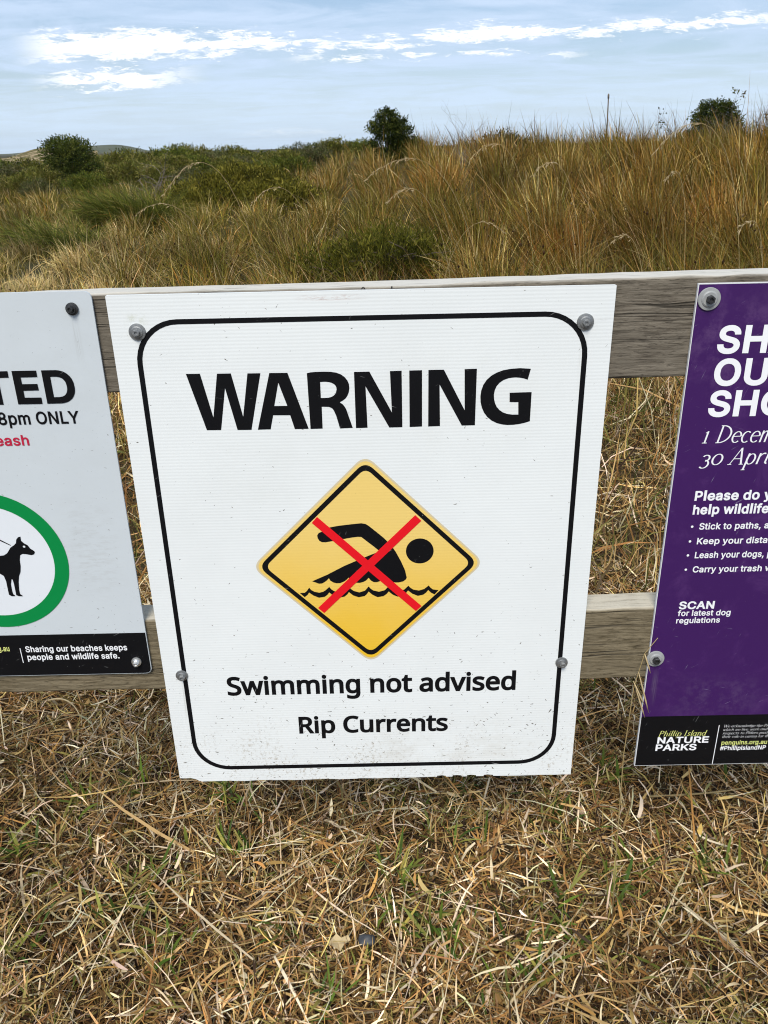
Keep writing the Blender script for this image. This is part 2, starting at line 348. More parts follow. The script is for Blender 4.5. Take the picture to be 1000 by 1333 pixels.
# green shoots pushing through the straw
cen = [(-.62, .33), (-.30, .30), (-.43, .12), (-.47, .05), (-.36, -.02), (-.28, .18), (-.60, -.02), (-.17, .0), (.03, .02), (.05, .08), (.08, .0), (.11, -.04), (.02, .12), (.42, .06), (.45, .10), (.35, .22), (.30, .05), (.16, .34), (-.02, .37), (.25, -.08), (-.08, -.12), (.3, -.02), (-.5, .38), (.48, .33), (.6, .12), (.13, .17), (-.7, .2)]
pp = []
for (a, b_) in cen:
    n = random.randint(9, 18); pp.append(np.column_stack([rng.normal(a, .016, n), rng.normal(b_, .020, n)]))
pp.append(np.column_stack([rng.uniform(-.9, .9, 150), rng.uniform(-.35, 1.1, 150)])); pp = np.concatenate(pp); N = len(pp)
c = pick([(.055, .095, .014), (.10, .145, .020), (.20, .20, .04), (.33, .29, .07)], (3, 3, 2.4, 1.2), N)
V, F, C = ribbons(np.column_stack([pp, terr(pp[:, 0], pp[:, 1]) + .022]), rng.uniform(0, 6.28, N), rng.normal(.85, .3, N), rng.normal(-.5, .4, N), rng.normal(0, .3, N), rng.uniform(.035, .075, N), rng.uniform(.0035, .0065, N), rng.normal(0, .5, N), (.7, 1, .85, .1), c, c * 1.15)
tag(link('green_shoots', mesh_np('green_shoots', V, F, C), M_straw), 'short green blades sprouting through the dry straw', 'grass', None, 'stuff')

# tall dune grass behind the fence
EX, EY = EYE.x, EYE.y
def wedge(N, d0, d1, a0=-38, a1=36, pw=1.0):
    d = (rng.random(N) * (d1 ** (2 - pw) - d0 ** (2 - pw)) + d0 ** (2 - pw)) ** (1 / (2 - pw)); a = R(1) * rng.uniform(a0, a1, N)
    return EX + d * np.sin(a), EY + d * np.cos(a), d, a
HOLES = []                                   # (x, y, radius) kept thin for shrubs
def tall_grass(N, d0, d1, wd, clump=.10, tall=1., spar=None):
    px, py, d, a = wedge(N, d0, d1)
    u_ = np.tan(a)                           # -.43 left .. .43 right
    # gather into tussocks
    g = .55 * (1 + d / 20); qx = np.round(px / g) * g + g * .6 * (vnoise(np.round(px / g) * 7.3, np.round(py / g) * 5.1, 3., 5) - .5); qy = np.round(py / g) * g + g * .6 * (vnoise(np.round(px / g) * 3.3, np.round(py / g) * 9.7, 3., 6) - .5)
    k = (rng.random(N) ** .6 * .90)[:, None]; pxy = np.column_stack([px, py]) * (1 - k) + np.column_stack([qx, qy]) * k; px, py = pxy.T
    keep = py > 3.3 + .5 * vnoise(px, py, 2., 4)
    if spar is not None: keep &= rng.random(N) < spar(px, py, u_)
    keep &= ~((np.abs(u_ + .01) < .10) & (py < 6.3) & (rng.random(N) < .42))
    for hx, hy, hr in HOLES: keep &= (np.hypot(px - hx, py - hy) > hr) | (rng.random(N) < .12)
    px, py, d, u_, qx, qy = (q[keep] for q in (px, py, d, u_, qx, qy)); N = len(px)
    right = sst(u_, -.22, .12)
    nz = vnoise(px, py, 1.1, 30); nz2 = vnoise(qx, qy, 2.2, 31)
    H = (.36 + .20 * right) * (.72 + .5 * nz2) * np.exp(rng.normal(0, .22, N)) * tall * (1 - .35 * sst(-u_, .22, .40) * (d < 14))
    corr = (np.abs(u_ + .01) < .10) & (py < 6.3); H = np.where(corr, H * .72, H)
    out = np.arctan2(px - qx, py - qy)
    az = np.where(rng.random(N) < .45, out, rng.normal(-1.5, .9, N))
    pit = np.pi / 2 - np.abs(rng.normal(.16, .30, N))
    dp = -np.abs(rng.normal(.25, .55, N)) * (1 + .7 * (1 - right))
    brown = pick([(.195, .085, .015), (.27, .140, .026), (.060, .030, .009), (.52, .35, .125), (.150, .102, .014)], (3, 2.8, 2.8, 1.3, 2.2), N, .35)
    green = pick([(.105, .094, .012), (.165, .136, .022), (.060, .056, .009), (.27, .20, .045)], (3, 3, 2.6, 1.4), N, .3)
    pale = pick([(.50, .37, .155), (.40, .28, .10), (.58, .45, .23)], (1, 1, 1), N)
    pr = rng.random(N); pb = .36 + .52 * right * (.6 + .8 * nz); pw = .05 + .26 * (1 - right) * (vnoise(px, py, .9, 44)) * 1.3
    pw = pw + .60 * sst(-u_, .24, .40) * (d < 13)
    cb = np.where((pr < pb)[:, None], brown, green); cb = np.where((rng.random(N) < pw)[:, None], pale, cb)
    hue = vnoise(qx, qy, 3.1, 57)[:, None]; cb *= (1 + (hue - .5) * np.array([[.10, -.26, -.40]]) * right[:, None]) * (.32 + 1.4 * vnoise(qx, qy, 2.9, 12) ** 1.2)[:, None]; olive = (vnoise(qx, qy, 1.3, 91) > .55) & (rng.random(N) < .42); cb = np.where(olive[:, None], green * 1.1, cb)
    base = cb * .22 + green * .68; base = np.where((pr < .15)[:, None], cb, base)
    return ribbons(np.column_stack([px, py, terr(px, py) - .01]), az, pit, dp, rng.normal(0, .4, N), H, wd * np.exp(rng.normal(0, .25, N)) * (1 + 0 * d), rng.normal(0, .8, N), (1, 1, .85, .6, .1), base, cb * 1.1), (px, py, d, u_, H)
HOLES = [(-.1, 6.1, .62), (-4.2, 13.2, .6), (-3.5, 16.5, 1.35)]
g1, i1 = tall_grass(36000, 4.0, 8.0, .0040)
g2, i2 = tall_grass(62000, 7.5, 14., .0060)
g3, i3 = tall_grass(74000, 13., 26., .0095)
px, py, d, a = wedge(2600, 4.2, 9.5, -20, 31); N = len(px); c = pick([(.42, .30, .12), (.30, .18, .05), (.52, .40, .20), (.14, .085, .03), (.16, .15, .035)], (2, 2, 1.4, 1.4, 1.2), N, .25)
g5 = ribbons(np.column_stack([px, py, terr(px, py)]), rng.choice([-1.5, -1.5, -1.3, 1.4], N) + rng.normal(0, .5, N), rng.normal(1.12, .25, N), -np.abs(rng.normal(.7, .5, N)), rng.normal(0, .4, N), rng.uniform(.4, .85, N) * np.where(px < .5, .8, 1), .0028 * np.exp(rng.normal(0, .2, N)), rng.normal(0, 1, N), (1, .95, .9, .8, .7, .6, .2), c * .8, c)   # bent and broken stems lying across
g4, i4 = tall_grass(30000, 25., 55., .018, tall=1.1, spar=lambda x_, y_, u__: np.where(u__ < -.02, .9, .5))
V, F, C = join([g1, g2, g3, g4, g5])
tag(link('tall_grass', mesh_np('tall_grass', V, F, C), M_grass), 'tall russet and olive dune grass behind the fence', 'grass', None, 'stuff')
# thin taller culms with seed tips that break the skyline on the right
px, py, d, a = wedge(700, 10, 24, -12, 30); N = len(px)
k = rng.random(N) < sst(np.tan(a), -.10, .2) ; px, py, d = px[k], py[k], d[k]; N = len(px)
L = np.minimum(rng.uniform(.50, .85, N) * (1 + .15 * rng.normal(0, 1, N)), 1.0); c = pick([(.30, .21, .09), (.42, .33, .17), (.20, .13, .05)], (2, 2, 1), N)
gA = ribbons(np.column_stack([px, py, terr(px, py)]), rng.normal(-1.4, .9, N), np.pi / 2 - np.abs(rng.normal(.12, .12, N)), -np.abs(rng.normal(.35, .3, N)), rng.normal(0, .3, N), L, .0018 * (1 + d / 9), rng.normal(0, 1, N), (1, .9, .8, .7, .6, 2.0, .3), c * .8, c)
V, F, C = gA
tag(link('seed_culms', mesh_np('seed_culms', V, F, C), M_grass), 'thin pale seed culms standing above the tall grass', 'grass', None, 'stuff')
# dark rush heads on the nearer stems
def blobs(P, r, h, c):
    N = len(P); o = np.array([(1, 0, 0), (0, 1, 0), (-1, 0, 0), (0, -1, 0), (0, 0, 1), (0, 0, -1)], float)
    V = P[:, None] + o[None] * np.stack([r, r, h], 1)[:, None]; b = (np.arange(N) * 6)[:, None, None]
    F = b + np.array([(0, 1, 4), (1, 2, 4), (2, 3, 4), (3, 0, 4), (1, 0, 5), (2, 1, 5), (3, 2, 5), (0, 3, 5)])[None]
    return V.reshape(-1, 3), F.reshape(-1, 3), np.repeat(c, 6, 0)
V0 = g1[0].reshape(-1, 5, 2, 3); k = rng.random(len(V0)) < .06; P = V0[k][:, rng.integers(2, 4), 0]
V1 = g2[0].reshape(-1, 5, 2, 3); k = rng.random(len(V1)) < .04; P = np.concatenate([P, V1[k][:, 3, 0]]); N = len(P)
V, F, C = blobs(P, rng.uniform(.005, .010, N), rng.uniform(.007, .018, N), pick([(.030, .014, .008), (.05, .024, .010), (.30, .21, .10)], (2.4, 2, .9), N))
tag(link('rush_heads', mesh_np('rush_heads', V, F, C), M_grass), 'small dark seed heads dotted through the tall grass', 'seed heads', None, 'stuff')

# ------------------------------------------------------------------ tubes, shrubs
def tube_bm(bm, pts, rads, n=6, cap=True):
    pts = [Vector(q) for q in pts]; rings = []
    for k, q in enumerate(pts):
        d = (pts[min(k + 1, len(pts) - 1)] - pts[max(k - 1, 0)]).normalized(); a = d.orthogonal().normalized(); b_ = d.cross(a)
        if k and abs(a.dot(pa)) < .99:
            a = (pa - d * pa.dot(d)).normalized(); b_ = d.cross(a)
        pa = a
        rings.append([bm.verts.new(q + (a * math.cos(6.2832 * s / n) + b_ * math.sin(6.2832 * s / n)) * rads[k]) for s in range(n)])
    for k in range(len(rings) - 1):
        for s in range(n): bm.faces.new((rings[k][s], rings[k][(s + 1) % n], rings[k + 1][(s + 1) % n], rings[k + 1][s]))
    if cap:
        bm.faces.new(rings[0][::-1]); bm.faces.new(rings[-1])
def branch_set(bm, base, dirs, L, r, depth, spread, rnd, nseg=4, droop=0.):
    """recursive twigs"""
    q = Vector(base); d = Vector(dirs).normalized(); pts = [q.copy()]
    for s in range(nseg):
        d = (d + Vector((rnd.gauss(0, .16), rnd.gauss(0, .16), rnd.gauss(0, .10) - droop))).normalized(); q = q + d * L / nseg; pts.append(q.copy())
    tube_bm(bm, pts, [r * (1 - .55 * s / nseg) for s in range(nseg + 1)], 5 if r > .008 else 3)
    ends = [pts[-1]]
    if depth:
        for k in range(rnd.randint(2, 4)):
            s = rnd.randint(1, nseg); dd = (d + Vector((rnd.gauss(0, spread), rnd.gauss(0, spread), rnd.gauss(.1, spread * .6)))).normalized()
            ends += branch_set(bm, pts[s], dd, L * rnd.uniform(.5, .75), r * .5, depth - 1, spread, rnd, nseg, droop)
    return ends
def leaves(lobes, N, ln, wd, pal, wts, seed, shell=.55, upb=.35, flat=.0):
    """lobes: (cx,cy,cz, rx,ry,rz). sprays of small leaf faces through the crown's volume"""
    r = np.random.default_rng(seed); lobes = np.array(lobes, float); vol = lobes[:, 3] * lobes[:, 4] * lobes[:, 5]
    nsp = max(8, N // 14); k = r.choice(len(lobes), nsp, p=vol ** .8 / (vol ** .8).sum())
    dv = r.normal(0, 1, (nsp, 3)); dv /= np.linalg.norm(dv, axis=1)[:, None]; rr = r.random(nsp) ** shell
    lump = .82 + .3 * vnoise(dv[:, 0] * 3 + k, dv[:, 1] * 3 + dv[:, 2] * 4, 1.4, seed)
    sc = lobes[k, :3] + dv * lobes[k, 3:] * (rr * lump)[:, None]
    sd_ = dv + np.array([0, 0, upb]) + r.normal(0, .35, (nsp, 3)); sd_ /= np.linalg.norm(sd_, axis=1)[:, None]
    tone = np.exp(r.normal(0, .22, nsp)); pc = np.array(pal)[r.choice(len(pal), nsp, p=np.array(wts) / sum(wts))]
    m_ = r.integers(0, nsp, N); pos = sc[m_] + r.normal(0, ln * .9, (N, 3)) * np.array([1, 1, .8])
    t = sd_[m_] + r.normal(0, .45, (N, 3)); t /= np.linalg.norm(t, axis=1)[:, None]
    s_ = np.cross(t, r.normal(0, 1, (N, 3))); s_ /= np.linalg.norm(s_, axis=1)[:, None]
    L = ln * np.exp(r.normal(0, .3, N))[:, None]; W = wd * np.exp(r.normal(0, .3, N))[:, None]
    V = np.stack([pos, pos + t * L * .5 + s_ * W, pos + t * L, pos + t * L * .5 - s_ * W], 1)
    F = np.arange(N * 4).reshape(-1, 4); c = pc[m_] * tone[m_][:, None] * np.exp(r.normal(0, .16, (N, 1)))
    return V.reshape(-1, 3), F, np.repeat(c, 4, 0)
def shrub(name, label, cat, loc, lobes, N, ln, wd, pal, wts, seed, stems=4, stem_r=.02, group=None, rz=0, absz=1., **kw):
    """lobes relative to the base at ground level"""
    z0 = float(terr(loc[0], loc[1])); lobes = [(*l_[:2], l_[2] - z0 * absz, *l_[3:]) for l_ in lobes]; root = tag(empty(name, (loc[0], loc[1], z0), rz), label, cat, group)
    V, F, C = leaves(lobes, N, ln, wd, pal, wts, seed, **kw); link('crown', mesh_np('crown', V, F, C), M_leaf, root)
    rnd = random.Random(seed); bm = bmesh.new()
    for k in range(stems):
        lb = lobes[k % len(lobes)]; tgt = Vector((lb[0] + rnd.gauss(0, .2) * lb[3], lb[1] + rnd.gauss(0, .2) * lb[4], lb[2] + .1 * lb[5])); b0 = Vector((rnd.gauss(0, .05), rnd.gauss(0, .05), -.05))
        pts = [b0.lerp(tgt, s / 5) + Vector((rnd.gauss(0, .03), rnd.gauss(0, .03), 0)) * (s > 0) for s in range(6)]
        tube_bm(bm, pts, [stem_r * (1 - .12 * s) for s in range(6)], 6)
        for s in (3, 4, 5):
            for w in range(3):
                e = pts[s] + Vector((rnd.gauss(0, .5) * lb[3], rnd.gauss(0, .5) * lb[4], rnd.uniform(.1, .6) * lb[5])); md = pts[s].lerp(e, .5) + Vector((0, 0, .04 * lb[5]))
                tube_bm(bm, [pts[s], md, e], [stem_r * .45, stem_r * .3, stem_r * .12], 4)
    link('trunk', bm_mesh('trunk', bm, True), M_bark, root)
    return root
DARK = [(.017, .026, .006), (.032, .046, .009), (.055, .070, .013), (.10, .11, .024)]
OLIVE = [(.070, .076, .014), (.120, .124, .024), (.18, .17, .038), (.22, .185, .06)]
BRIGHT = [(.088, .085, .012), (.145, .132, .018), (.235, .20, .034), (.040, .040, .009)]
def at(px_x, d): # point at level distance d along the view azimuth of image column px_x (horizon)
    a = math.atan((px_x - 500) / 1167.); return EX + d * math.sin(a), EY + d * math.cos(a)
shrub('dense_shrub', 'dark round topped shrub alone on the skyline above the warning sign', 'shrub', at(516, 20),
      [(-.02, 0, 1.56, .30, .28, .20), (-.10, 0, 1.83, .22, .22, .16), (.16, .05, 1.76, .18, .2, .16), (.26, 0, 1.52, .22, .22, .18), (-.32, 0, 1.60, .19, .2, .16), (.12, 0, 1.34, .26, .24, .14), (-.30, .0, 1.34, .14, .14, .10), (.44, .0, 1.25, .22, .2, .16), (.20, 0, 1.08, .34, .3, .16), (-.12, .1, 1.08, .22, .2, .14)], 15000, .048, .011, DARK, (2.5, 3, 3, 1.5), 41, shell=.36)
shrub('dense_shrub', 'dark domed shrub on the skyline at far right beside bare twigs', 'shrub', at(936, 22),
      [(-.05, 0, 1.60, .34, .32, .22), (-.14, 0, 1.88, .28, .26, .18), (.20, 0, 1.84, .24, .24, .18), (.36, 0, 1.60, .24, .24, .20), (-.38, 0, 1.66, .20, .2, .18), (.10, 0, 1.36, .40, .34, .18), (.48, 0, 1.34, .20, .2, .16), (-.40, 0, 1.36, .28, .25, .14), (-.66, 0, 1.28, .22, .2, .12)], 16000, .048, .011, DARK, (2.2, 3, 3.2, 1.8), 42, shell=.45)
shrub('dense_shrub', 'rounded dark green bush standing above the scrub at far left', 'shrub', at(94, 33),
      [(0, 0, 1.2, .88, .8, .55), (-.25, 0, 1.5, .55, .5, .30), (.40, 0, 1.35, .52, .5, .40), (.1, 0, .7, .95, .8, .5), (.75, .1, .85, .35, .4, .3)], 22000, .065, .015, [(.024, .038, .008), (.048, .068, .013), (.080, .10, .019), (.13, .14, .03)], (1.5, 3, 3.4, 2.4), 43, shell=.42)
shrub('low_shrub', 'spreading bright olive shrub with fine upright foliage left of centre, behind the pale grass', 'shrub', at(303, 18),
      [(-.95, 0, .38, .42, .4, .26), (-.55, .1, .52, .48, .4, .30), (-.1, 0, .60, .50, .4, .30), (.35, .1, .68, .52, .4, .30), (.80, 0, .62, .45, .4, .30), (1.15, .1, .48, .35, .4, .26), (-.7, -.4, .30, .5, .35, .22), (-.1, -.45, .34, .55, .35, .24), (.5, -.4, .36, .55, .35, .26), (1.0, -.3, .32, .4, .3, .22), (.1, .4, .72, .5, .4, .26)], 24000, .07, .008, BRIGHT, (2.4, 3, 2.2, 1.6), 44, shell=.3, upb=1.1)
shrub('low_shrub', 'low bright green shrub close behind the top rail with brown stems in front', 'shrub', at(492, 7.2),
      [(0, 0, .30, .50, .38, .30), (.32, 0, .36, .34, .32, .27), (-.36, 0, .28, .34, .3, .24), (.1, .2, .42, .42, .3, .22), (.55, .1, .24, .25, .28, .22)], 17000, .046, .0040, [(.075, .078, .010), (.115, .112, .014), (.19, .17, .026), (.034, .037, .008)], (3, 3, 1.3, 2.4), 45, shell=.42, upb=1.2)
shrub('low_shrub', 'small green clump between the olive shrub and the brown grass', 'shrub', at(385, 15), [(0, 0, .45, .42, .4, .34), (.3, 0, .38, .3, .3, .28)], 4200, .07, .009, BRIGHT, (2, 3, 2, 1), 46, upb=1.)
shrub('low_shrub', 'dark low mound of brush on the skyline right of centre', 'shrub', at(660, 18), [(0, 0, 1.08, .50, .5, .36), (.3, 0, 1.02, .36, .4, .30), (-.35, 0, .98, .34, .4, .28)], 9000, .07, .010, [(.05, .05, .022), (.085, .07, .03), (.11, .085, .035), (.06, .065, .022)], (2, 2, 2, 1.5), 47, shell=.45)
# bare twiggy shrubs
def bare(label, loc, n, L, r, seed, leafN=0, pal=None, droop=0., spread=.5, zbias=.9):
    z0 = float(terr(*loc)); root = tag(empty('bare_shrub', (loc[0], loc[1], z0)), label, 'shrub'); rnd = random.Random(seed); bm = bmesh.new(); ends = []
    for k in range(n):
        a = rnd.uniform(0, 6.28); ends += branch_set(bm, (rnd.gauss(0, .06), rnd.gauss(0, .06), -.04), (math.cos(a) * .55, math.sin(a) * .4, zbias), L * rnd.uniform(.8, 1.15), r, 3, spread, rnd, 4, droop)
    link('branches', bm_mesh('branches', bm), M_twig, root)
    if leafN:
        V, F, C = leaves([(e.x, e.y, e.z, .10, .10, .07) for e in ends], leafN, .05, .012, pal, (1,) * len(pal), seed); link('foliage', mesh_np('foliage', V, F, C), M_leaf, root)
    return root
bare('leafless grey twiggy shrub on the skyline between the centre shrub and the brush mound', at(612, 16), 8, .66, .009, 51)
bare('leafless twigs reaching up beside the dark shrub at far right', at(975, 20), 8, .84, .013, 52, 160, [(.09, .07, .03), (.07, .075, .03)])
bare('thin bare twigs left of the dark shrub at far right', at(893, 20), 6, .72, .011, 53, 260, [(.08, .06, .03), (.06, .065, .025)])
bare('half dead shrub with arching grey branches and sparse olive leaves, right of the rounded bush', at(193, 25), 6, .85, .022, 54, 900, OLIVE, .06, .6, .75)
# green tussock
def tussock(label, loc, N, L, w, seed):
    z0 = float(terr(*loc)); root = tag(empty('grass_tussock', (loc[0], loc[1], z0)), label, 'grass tussock'); r_ = rng
    a = r_.uniform(0, 6.28, N); d = r_.random(N) ** .6 * .36; c = pick([(.085, .098, .012), (.13, .138, .020), (.05, .062, .009), (.24, .20, .05)], (3, 3, 2.5, 1), N, .3)
    az = np.where(r_.random(N) < .22, a, r_.normal(-1.35, .55, N))
    V, F, C = ribbons(np.column_stack([np.sin(a) * d * 1.7, np.cos(a) * d, np.zeros(N)]), az, r_.normal(1.2, .2, N), -np.abs(r_.normal(1.55, .6, N)), r_.normal(0, .3, N), L * r_.uniform(.55, 1.2, N), w * np.exp(r_.normal(0, .2, N)), r_.normal(0, .6, N), (1, 1, .9, .75, .5, .1), c * .8, c * 1.15)
    link('blades', mesh_np('blades', V, F, C), M_grass, root); return root
tussock('large green tussock of long arching blades left of the olive shrub', at(172, 14), 4200, .86, .0068, 1)
tussock('smaller yellow green tussock low at the left edge of the field', at(62, 11.5), 1100, .6, .006, 2)

# scrub thicket on the left horizon: four kinds of bush, copied
protos = []
for k in range(4):
    rr = np.random.default_rng(60 + k); lobes = [(0, 0, .75, .95, .8, .55)] + [(rr.uniform(-.8, .8), rr.uniform(-.4, .4), rr.uniform(.5, .95), rr.uniform(.35, .65), .5, rr.uniform(.25, .45)) for _ in range(6)]
    pal = (OLIVE, [(.050, .066, .010), (.088, .108, .016), (.135, .15, .023), (.17, .16, .034)], OLIVE, [(.07, .075, .03), (.10, .10, .04), (.14, .12, .06), (.06, .08, .02)])[k]
    protos.append((lobes, pal, 70 + k))
spots = [(150, 37, 1.0), (172, 41, 1.05), (198, 38, .95), (222, 43, 1.12), (246, 39, .92), (262, 44, 1.1), (286, 40, 1.02), (308, 45, 1.12), (330, 40, .9), (352, 44, 1.05), (374, 41, .95), (398, 46, 1.08), (420, 42, .92), (446, 46, .98), (472, 50, 1.0),
         (160, 31, .75), (212, 30, .68), (252, 28, .62), (300, 31, .74), (345, 30, .66), (390, 32, .70), (130, 34, .8), (12, 31, .85), (36, 34, .9), (58, 30, .72), (-12, 34, .95), (22, 26, .55), (50, 25, .5), (-40, 36, 1.0), (-30, 28, .7), (110, 28, .6), (540, 48, .9), (235, 35, .85), (320, 35, .8), (182, 34, .8)]
lab = ['low olive bush in the scrub thicket on the left horizon', 'low dark green bush in the scrub thicket on the left horizon', 'low olive bush in the scrub thicket on the left horizon', 'low greyish olive bush in the scrub thicket on the left horizon']
made = {}
for n_, (px_, d_, s_) in enumerate(spots):
    k = (n_ * 7 + n_ // 4) % 4; loc = at(px_, d_); lobes, pal, sd2 = protos[k]
    if k not in made:
        o = shrub('scrub_bush', lab[k], 'bush', loc, lobes, 8500, .085, .018, pal, (2, 3, 2, 1.3), sd2, 3, .025, 'scrub bushes on the left horizon', shell=.42, upb=.6); made[k] = o
    else: o = copy_tree(made[k])
    o.location = (loc[0], loc[1], float(terr(*loc)) - .03); o.rotation_euler.z = n_ * 1.7; o.scale = (s_ * 1.1, s_ * 1.1, s_)

# stalks with drooping seed heads over the grass
def stalk(label, base, tip, bow, pan, seed, r=.0022, group='seed headed grass stalks over the field'):
    """stem from base to tip, bowed upwards; panicle hangs along its last part"""
    rnd = random.Random(seed); root = tag(empty('grass_stalk', base), label, 'grass stalk', group); b0 = Vector((0, 0, 0)); tp = Vector(tip) - Vector(base)
    ctrl = Vector((tp.x * .25, tp.y * .3, tp.z * bow)); n = 14; pts = [(b0 * (1 - s) ** 2 + ctrl * 2 * s * (1 - s) + tp * s * s) for s in [q / n for q in range(n + 1)]]
    bm = bmesh.new(); tube_bm(bm, pts, [r * (1 - .6 * q / n) for q in range(n + 1)], 5); link('stem', bm_mesh('stem', bm, True), M_stalk, root)
    bm = bmesh.new()
    for q in range(pan):
        s = 1 - .30 * (q / pan) ** 1.1; c_ = (b0 * (1 - s) ** 2 + ctrl * 2 * s * (1 - s) + tp * s * s); tg = ((tp - ctrl) * s + (ctrl - b0) * (1 - s)).normalized()
        dd = (tg * rnd.uniform(.5, 1.2) + Vector((rnd.gauss(0, .35), rnd.gauss(0, .35), rnd.uniform(-.9, .1)))).normalized(); l_ = rnd.uniform(.012, .028)
        e0 = c_ + dd * rnd.uniform(.004, .02); tube_bm(bm, [c_, e0], [.0006, .0006], 3)
        tube_bm(bm, [e0, e0 + dd * l_ * .35, e0 + dd * l_ * .7, e0 + dd * l_], [.0007, .0022, .0018, .0004], 5)
    link('seed_head', bm_mesh('seed_head', bm, True), M_seed, root); return root
M_stalk = plain('dry_stalk', (.34, .25, .11), .6, 0, .3)
M_seed = plain('pale_seed_husk', (.50, .38, .20), .55, 0, .3)
def pt(px_, py_, d_):
    """a point d_ metres ahead (level distance) on the sight line of an image position, for placing things at their true spot"""
    c_ = Vector(((px_ - 500) / 1066., -(py_ - 666.5) / 1066., -1)); w_ = co.matrix_world.to_3x3() @ c_; return EYE + w_ * (d_ / math.hypot(w_.x, w_.y))
for k, (bx, tx, ty, d_, bow, pan, lb) in enumerate([
        (352, 215, 251, 5.0, 1.55, 26, 'pale arching grass stalk with drooping head, furthest left over the grass'),
        (300, 178, 278, 5.4, 1.3, 14, 'fallen pale stalk with small head below the green tussock'),
        (640, 478, 232, 5.6, 1.45, 34, 'long stalk arching left above the low green shrub, its pale spikelets hanging'),
        (600, 505, 262, 5.0, 1.35, 20, 'shorter stalk with pale drooping spikelets right over the low green shrub'),
        (705, 612, 208, 6.0, 1.4, 24, 'tall stalk with nodding head right of the skyline shrub'),
        (770, 696, 226, 5.2, 1.3, 22, 'stalk with bright cream head, upright left half of the brown grass'),
        (985, 852, 198, 5.4, 1.5, 26, 'tallest arching stalk near the right edge with hanging head'),
        (905, 868, 232, 4.9, 1.2, 14, 'straight stalk with a slim pale head right of the middle of the brown grass'),
        (1015, 962, 300, 4.7, 1.3, 16, 'short bent stalk at the right edge above the purple sign'),
        (430, 330, 262, 5.8, 1.4, 18, 'stalk with brownish head in front of the olive shrub'),
        (860, 800, 312, 4.6, 1.2, 14, 'low bent stalk with pale head just above the top rail at right'),
        (560, 655, 300, 4.8, 1.3, 12, 'stalk leaning right just above the top rail, right of the low green shrub')]):
    b_ = pt(bx, 300, d_ + .1); tip = pt(tx, ty, d_)
    stalk(lb, (b_.x, b_.y, float(terr(b_.x, b_.y))), tip, bow, pan, 100 + k)
# a single straight thin stake on the skyline
b_ = at(797, 15); root = tag(empty('marker_stake', (b_[0], b_[1], float(terr(*b_)))), 'thin straight grey stake rising above the grass on the right skyline', 'stake')
bm = bmesh.new(); tube_bm(bm, [(0, 0, -.1), (-.01, 0, .6), (-.03, 0, 1.09)], [.012, .011, .009], 8); link('shaft', bm_mesh('shaft', bm, True), M_bark, root)
bm = bmesh.new(); tube_bm(bm, [(-.03, 0, 1.09), (-.032, 0, 1.14), (-.033, 0, 1.16)], [.015, .015, .006], 8); link('tip', bm_mesh('tip', bm, True), M_twig, root)

# ------------------------------------------------------------------ fence
M_rail = wood('weathered_rail_wood', (.066, .053, .038), (.240, .206, .156), 0.)
M_rail2 = wood('weathered_lower_rail_wood', (.085, .065, .035), (.265, .215, .135), 17., (.50, .45, .35))
M_post = wood('weathered_post_wood', (.09, .075, .055), (.22, .19, .14), 31.)
BL = []
def board(x0, x1, y0, y1, z0, z1, slope, seed, bev=.003, nseg=90):
    """rounded sawn board along x with slightly worn arrises"""
    rnd = np.random.default_rng(seed); prof = [(y0, z0 + bev), (y0, z1 - bev), (y0 + bev * .4, z1 - bev * .3), (y0 + bev, z1), (y1 - bev, z1), (y1, z1 - bev), (y1, z0 + bev), (y1 - bev, z0), (y0 + bev, z0), (y0 + bev * .3, z0 + bev * .4)]
    n = len(prof); xs = np.linspace(x0, x1, nseg + 1); V, F = [], []; w1 = np.cumsum(rnd.normal(0, .00035, nseg + 1)); w1 -= np.linspace(w1[0], w1[-1], nseg + 1)
    for k, x_ in enumerate(xs):
        for q, (yy, zz) in enumerate(prof):
            jz = rnd.normal(0, .0006) if q in (2, 3, 8, 9) else rnd.normal(0, .0002); V.append((x_, yy + (abs(rnd.normal(0, .0005)) if q in (2, 9) else 0), zz + slope * x_ + w1[k] + jz))
    for k in range(nseg):
        for q in range(n): F.append((k * n + q, (k + 1) * n + q, (k + 1) * n + (q + 1) % n, k * n + (q + 1) % n))
    F.append(tuple(range(n))); F.append(tuple(nseg * n + q for q in range(n))[::-1]); BL[:] = [1. if q in (3, 4, 5) else (.5 if q == 2 else 0.) for _ in range(nseg + 1) for q in range(n)]; return V, F
fence = tag(empty('timber_fence', (0, 0, 0)), 'low weathered grey timber fence of two rails that carries the signs', 'fence')
def fixn(me):
    bm = bmesh.new(); bm.from_mesh(me); bmesh.ops.recalc_face_normals(bm, faces=bm.faces); bm.to_mesh(me); bm.free()
    me.attributes.new('bleach', 'FLOAT', 'POINT').data.foreach_set('value', BL); return me
V, F = board(-1.48, 1.52, .0056, .0506, HB + .6155, HB + .7365, .0105, 1); link('rail', fixn(mesh_py('rail', V, F)), M_rail, fence)['label'] = 'grey top rail'
V, F = board(-1.48, 1.52, .0056, .0506, HB + .1700, HB + .2880, .003, 2); link('rail', fixn(mesh_py('rail', V, F)), M_rail2, fence)['label'] = 'browner lower rail'
for x_ in (-1.40, 1.44):
    bm = bmesh.new(); bmesh.ops.create_cube(bm, size=1, matrix=Matrix.Translation((x_, .1025, (HB + .76) / 2 - .1)) @ Matrix.Diagonal((.10, .10, HB + .96, 1)))
    bmesh.ops.bevel(bm, geom=bm.edges[:], offset=.006, segments=2, affect='EDGES'); link('post', bm_mesh('post', bm), M_post, fence)

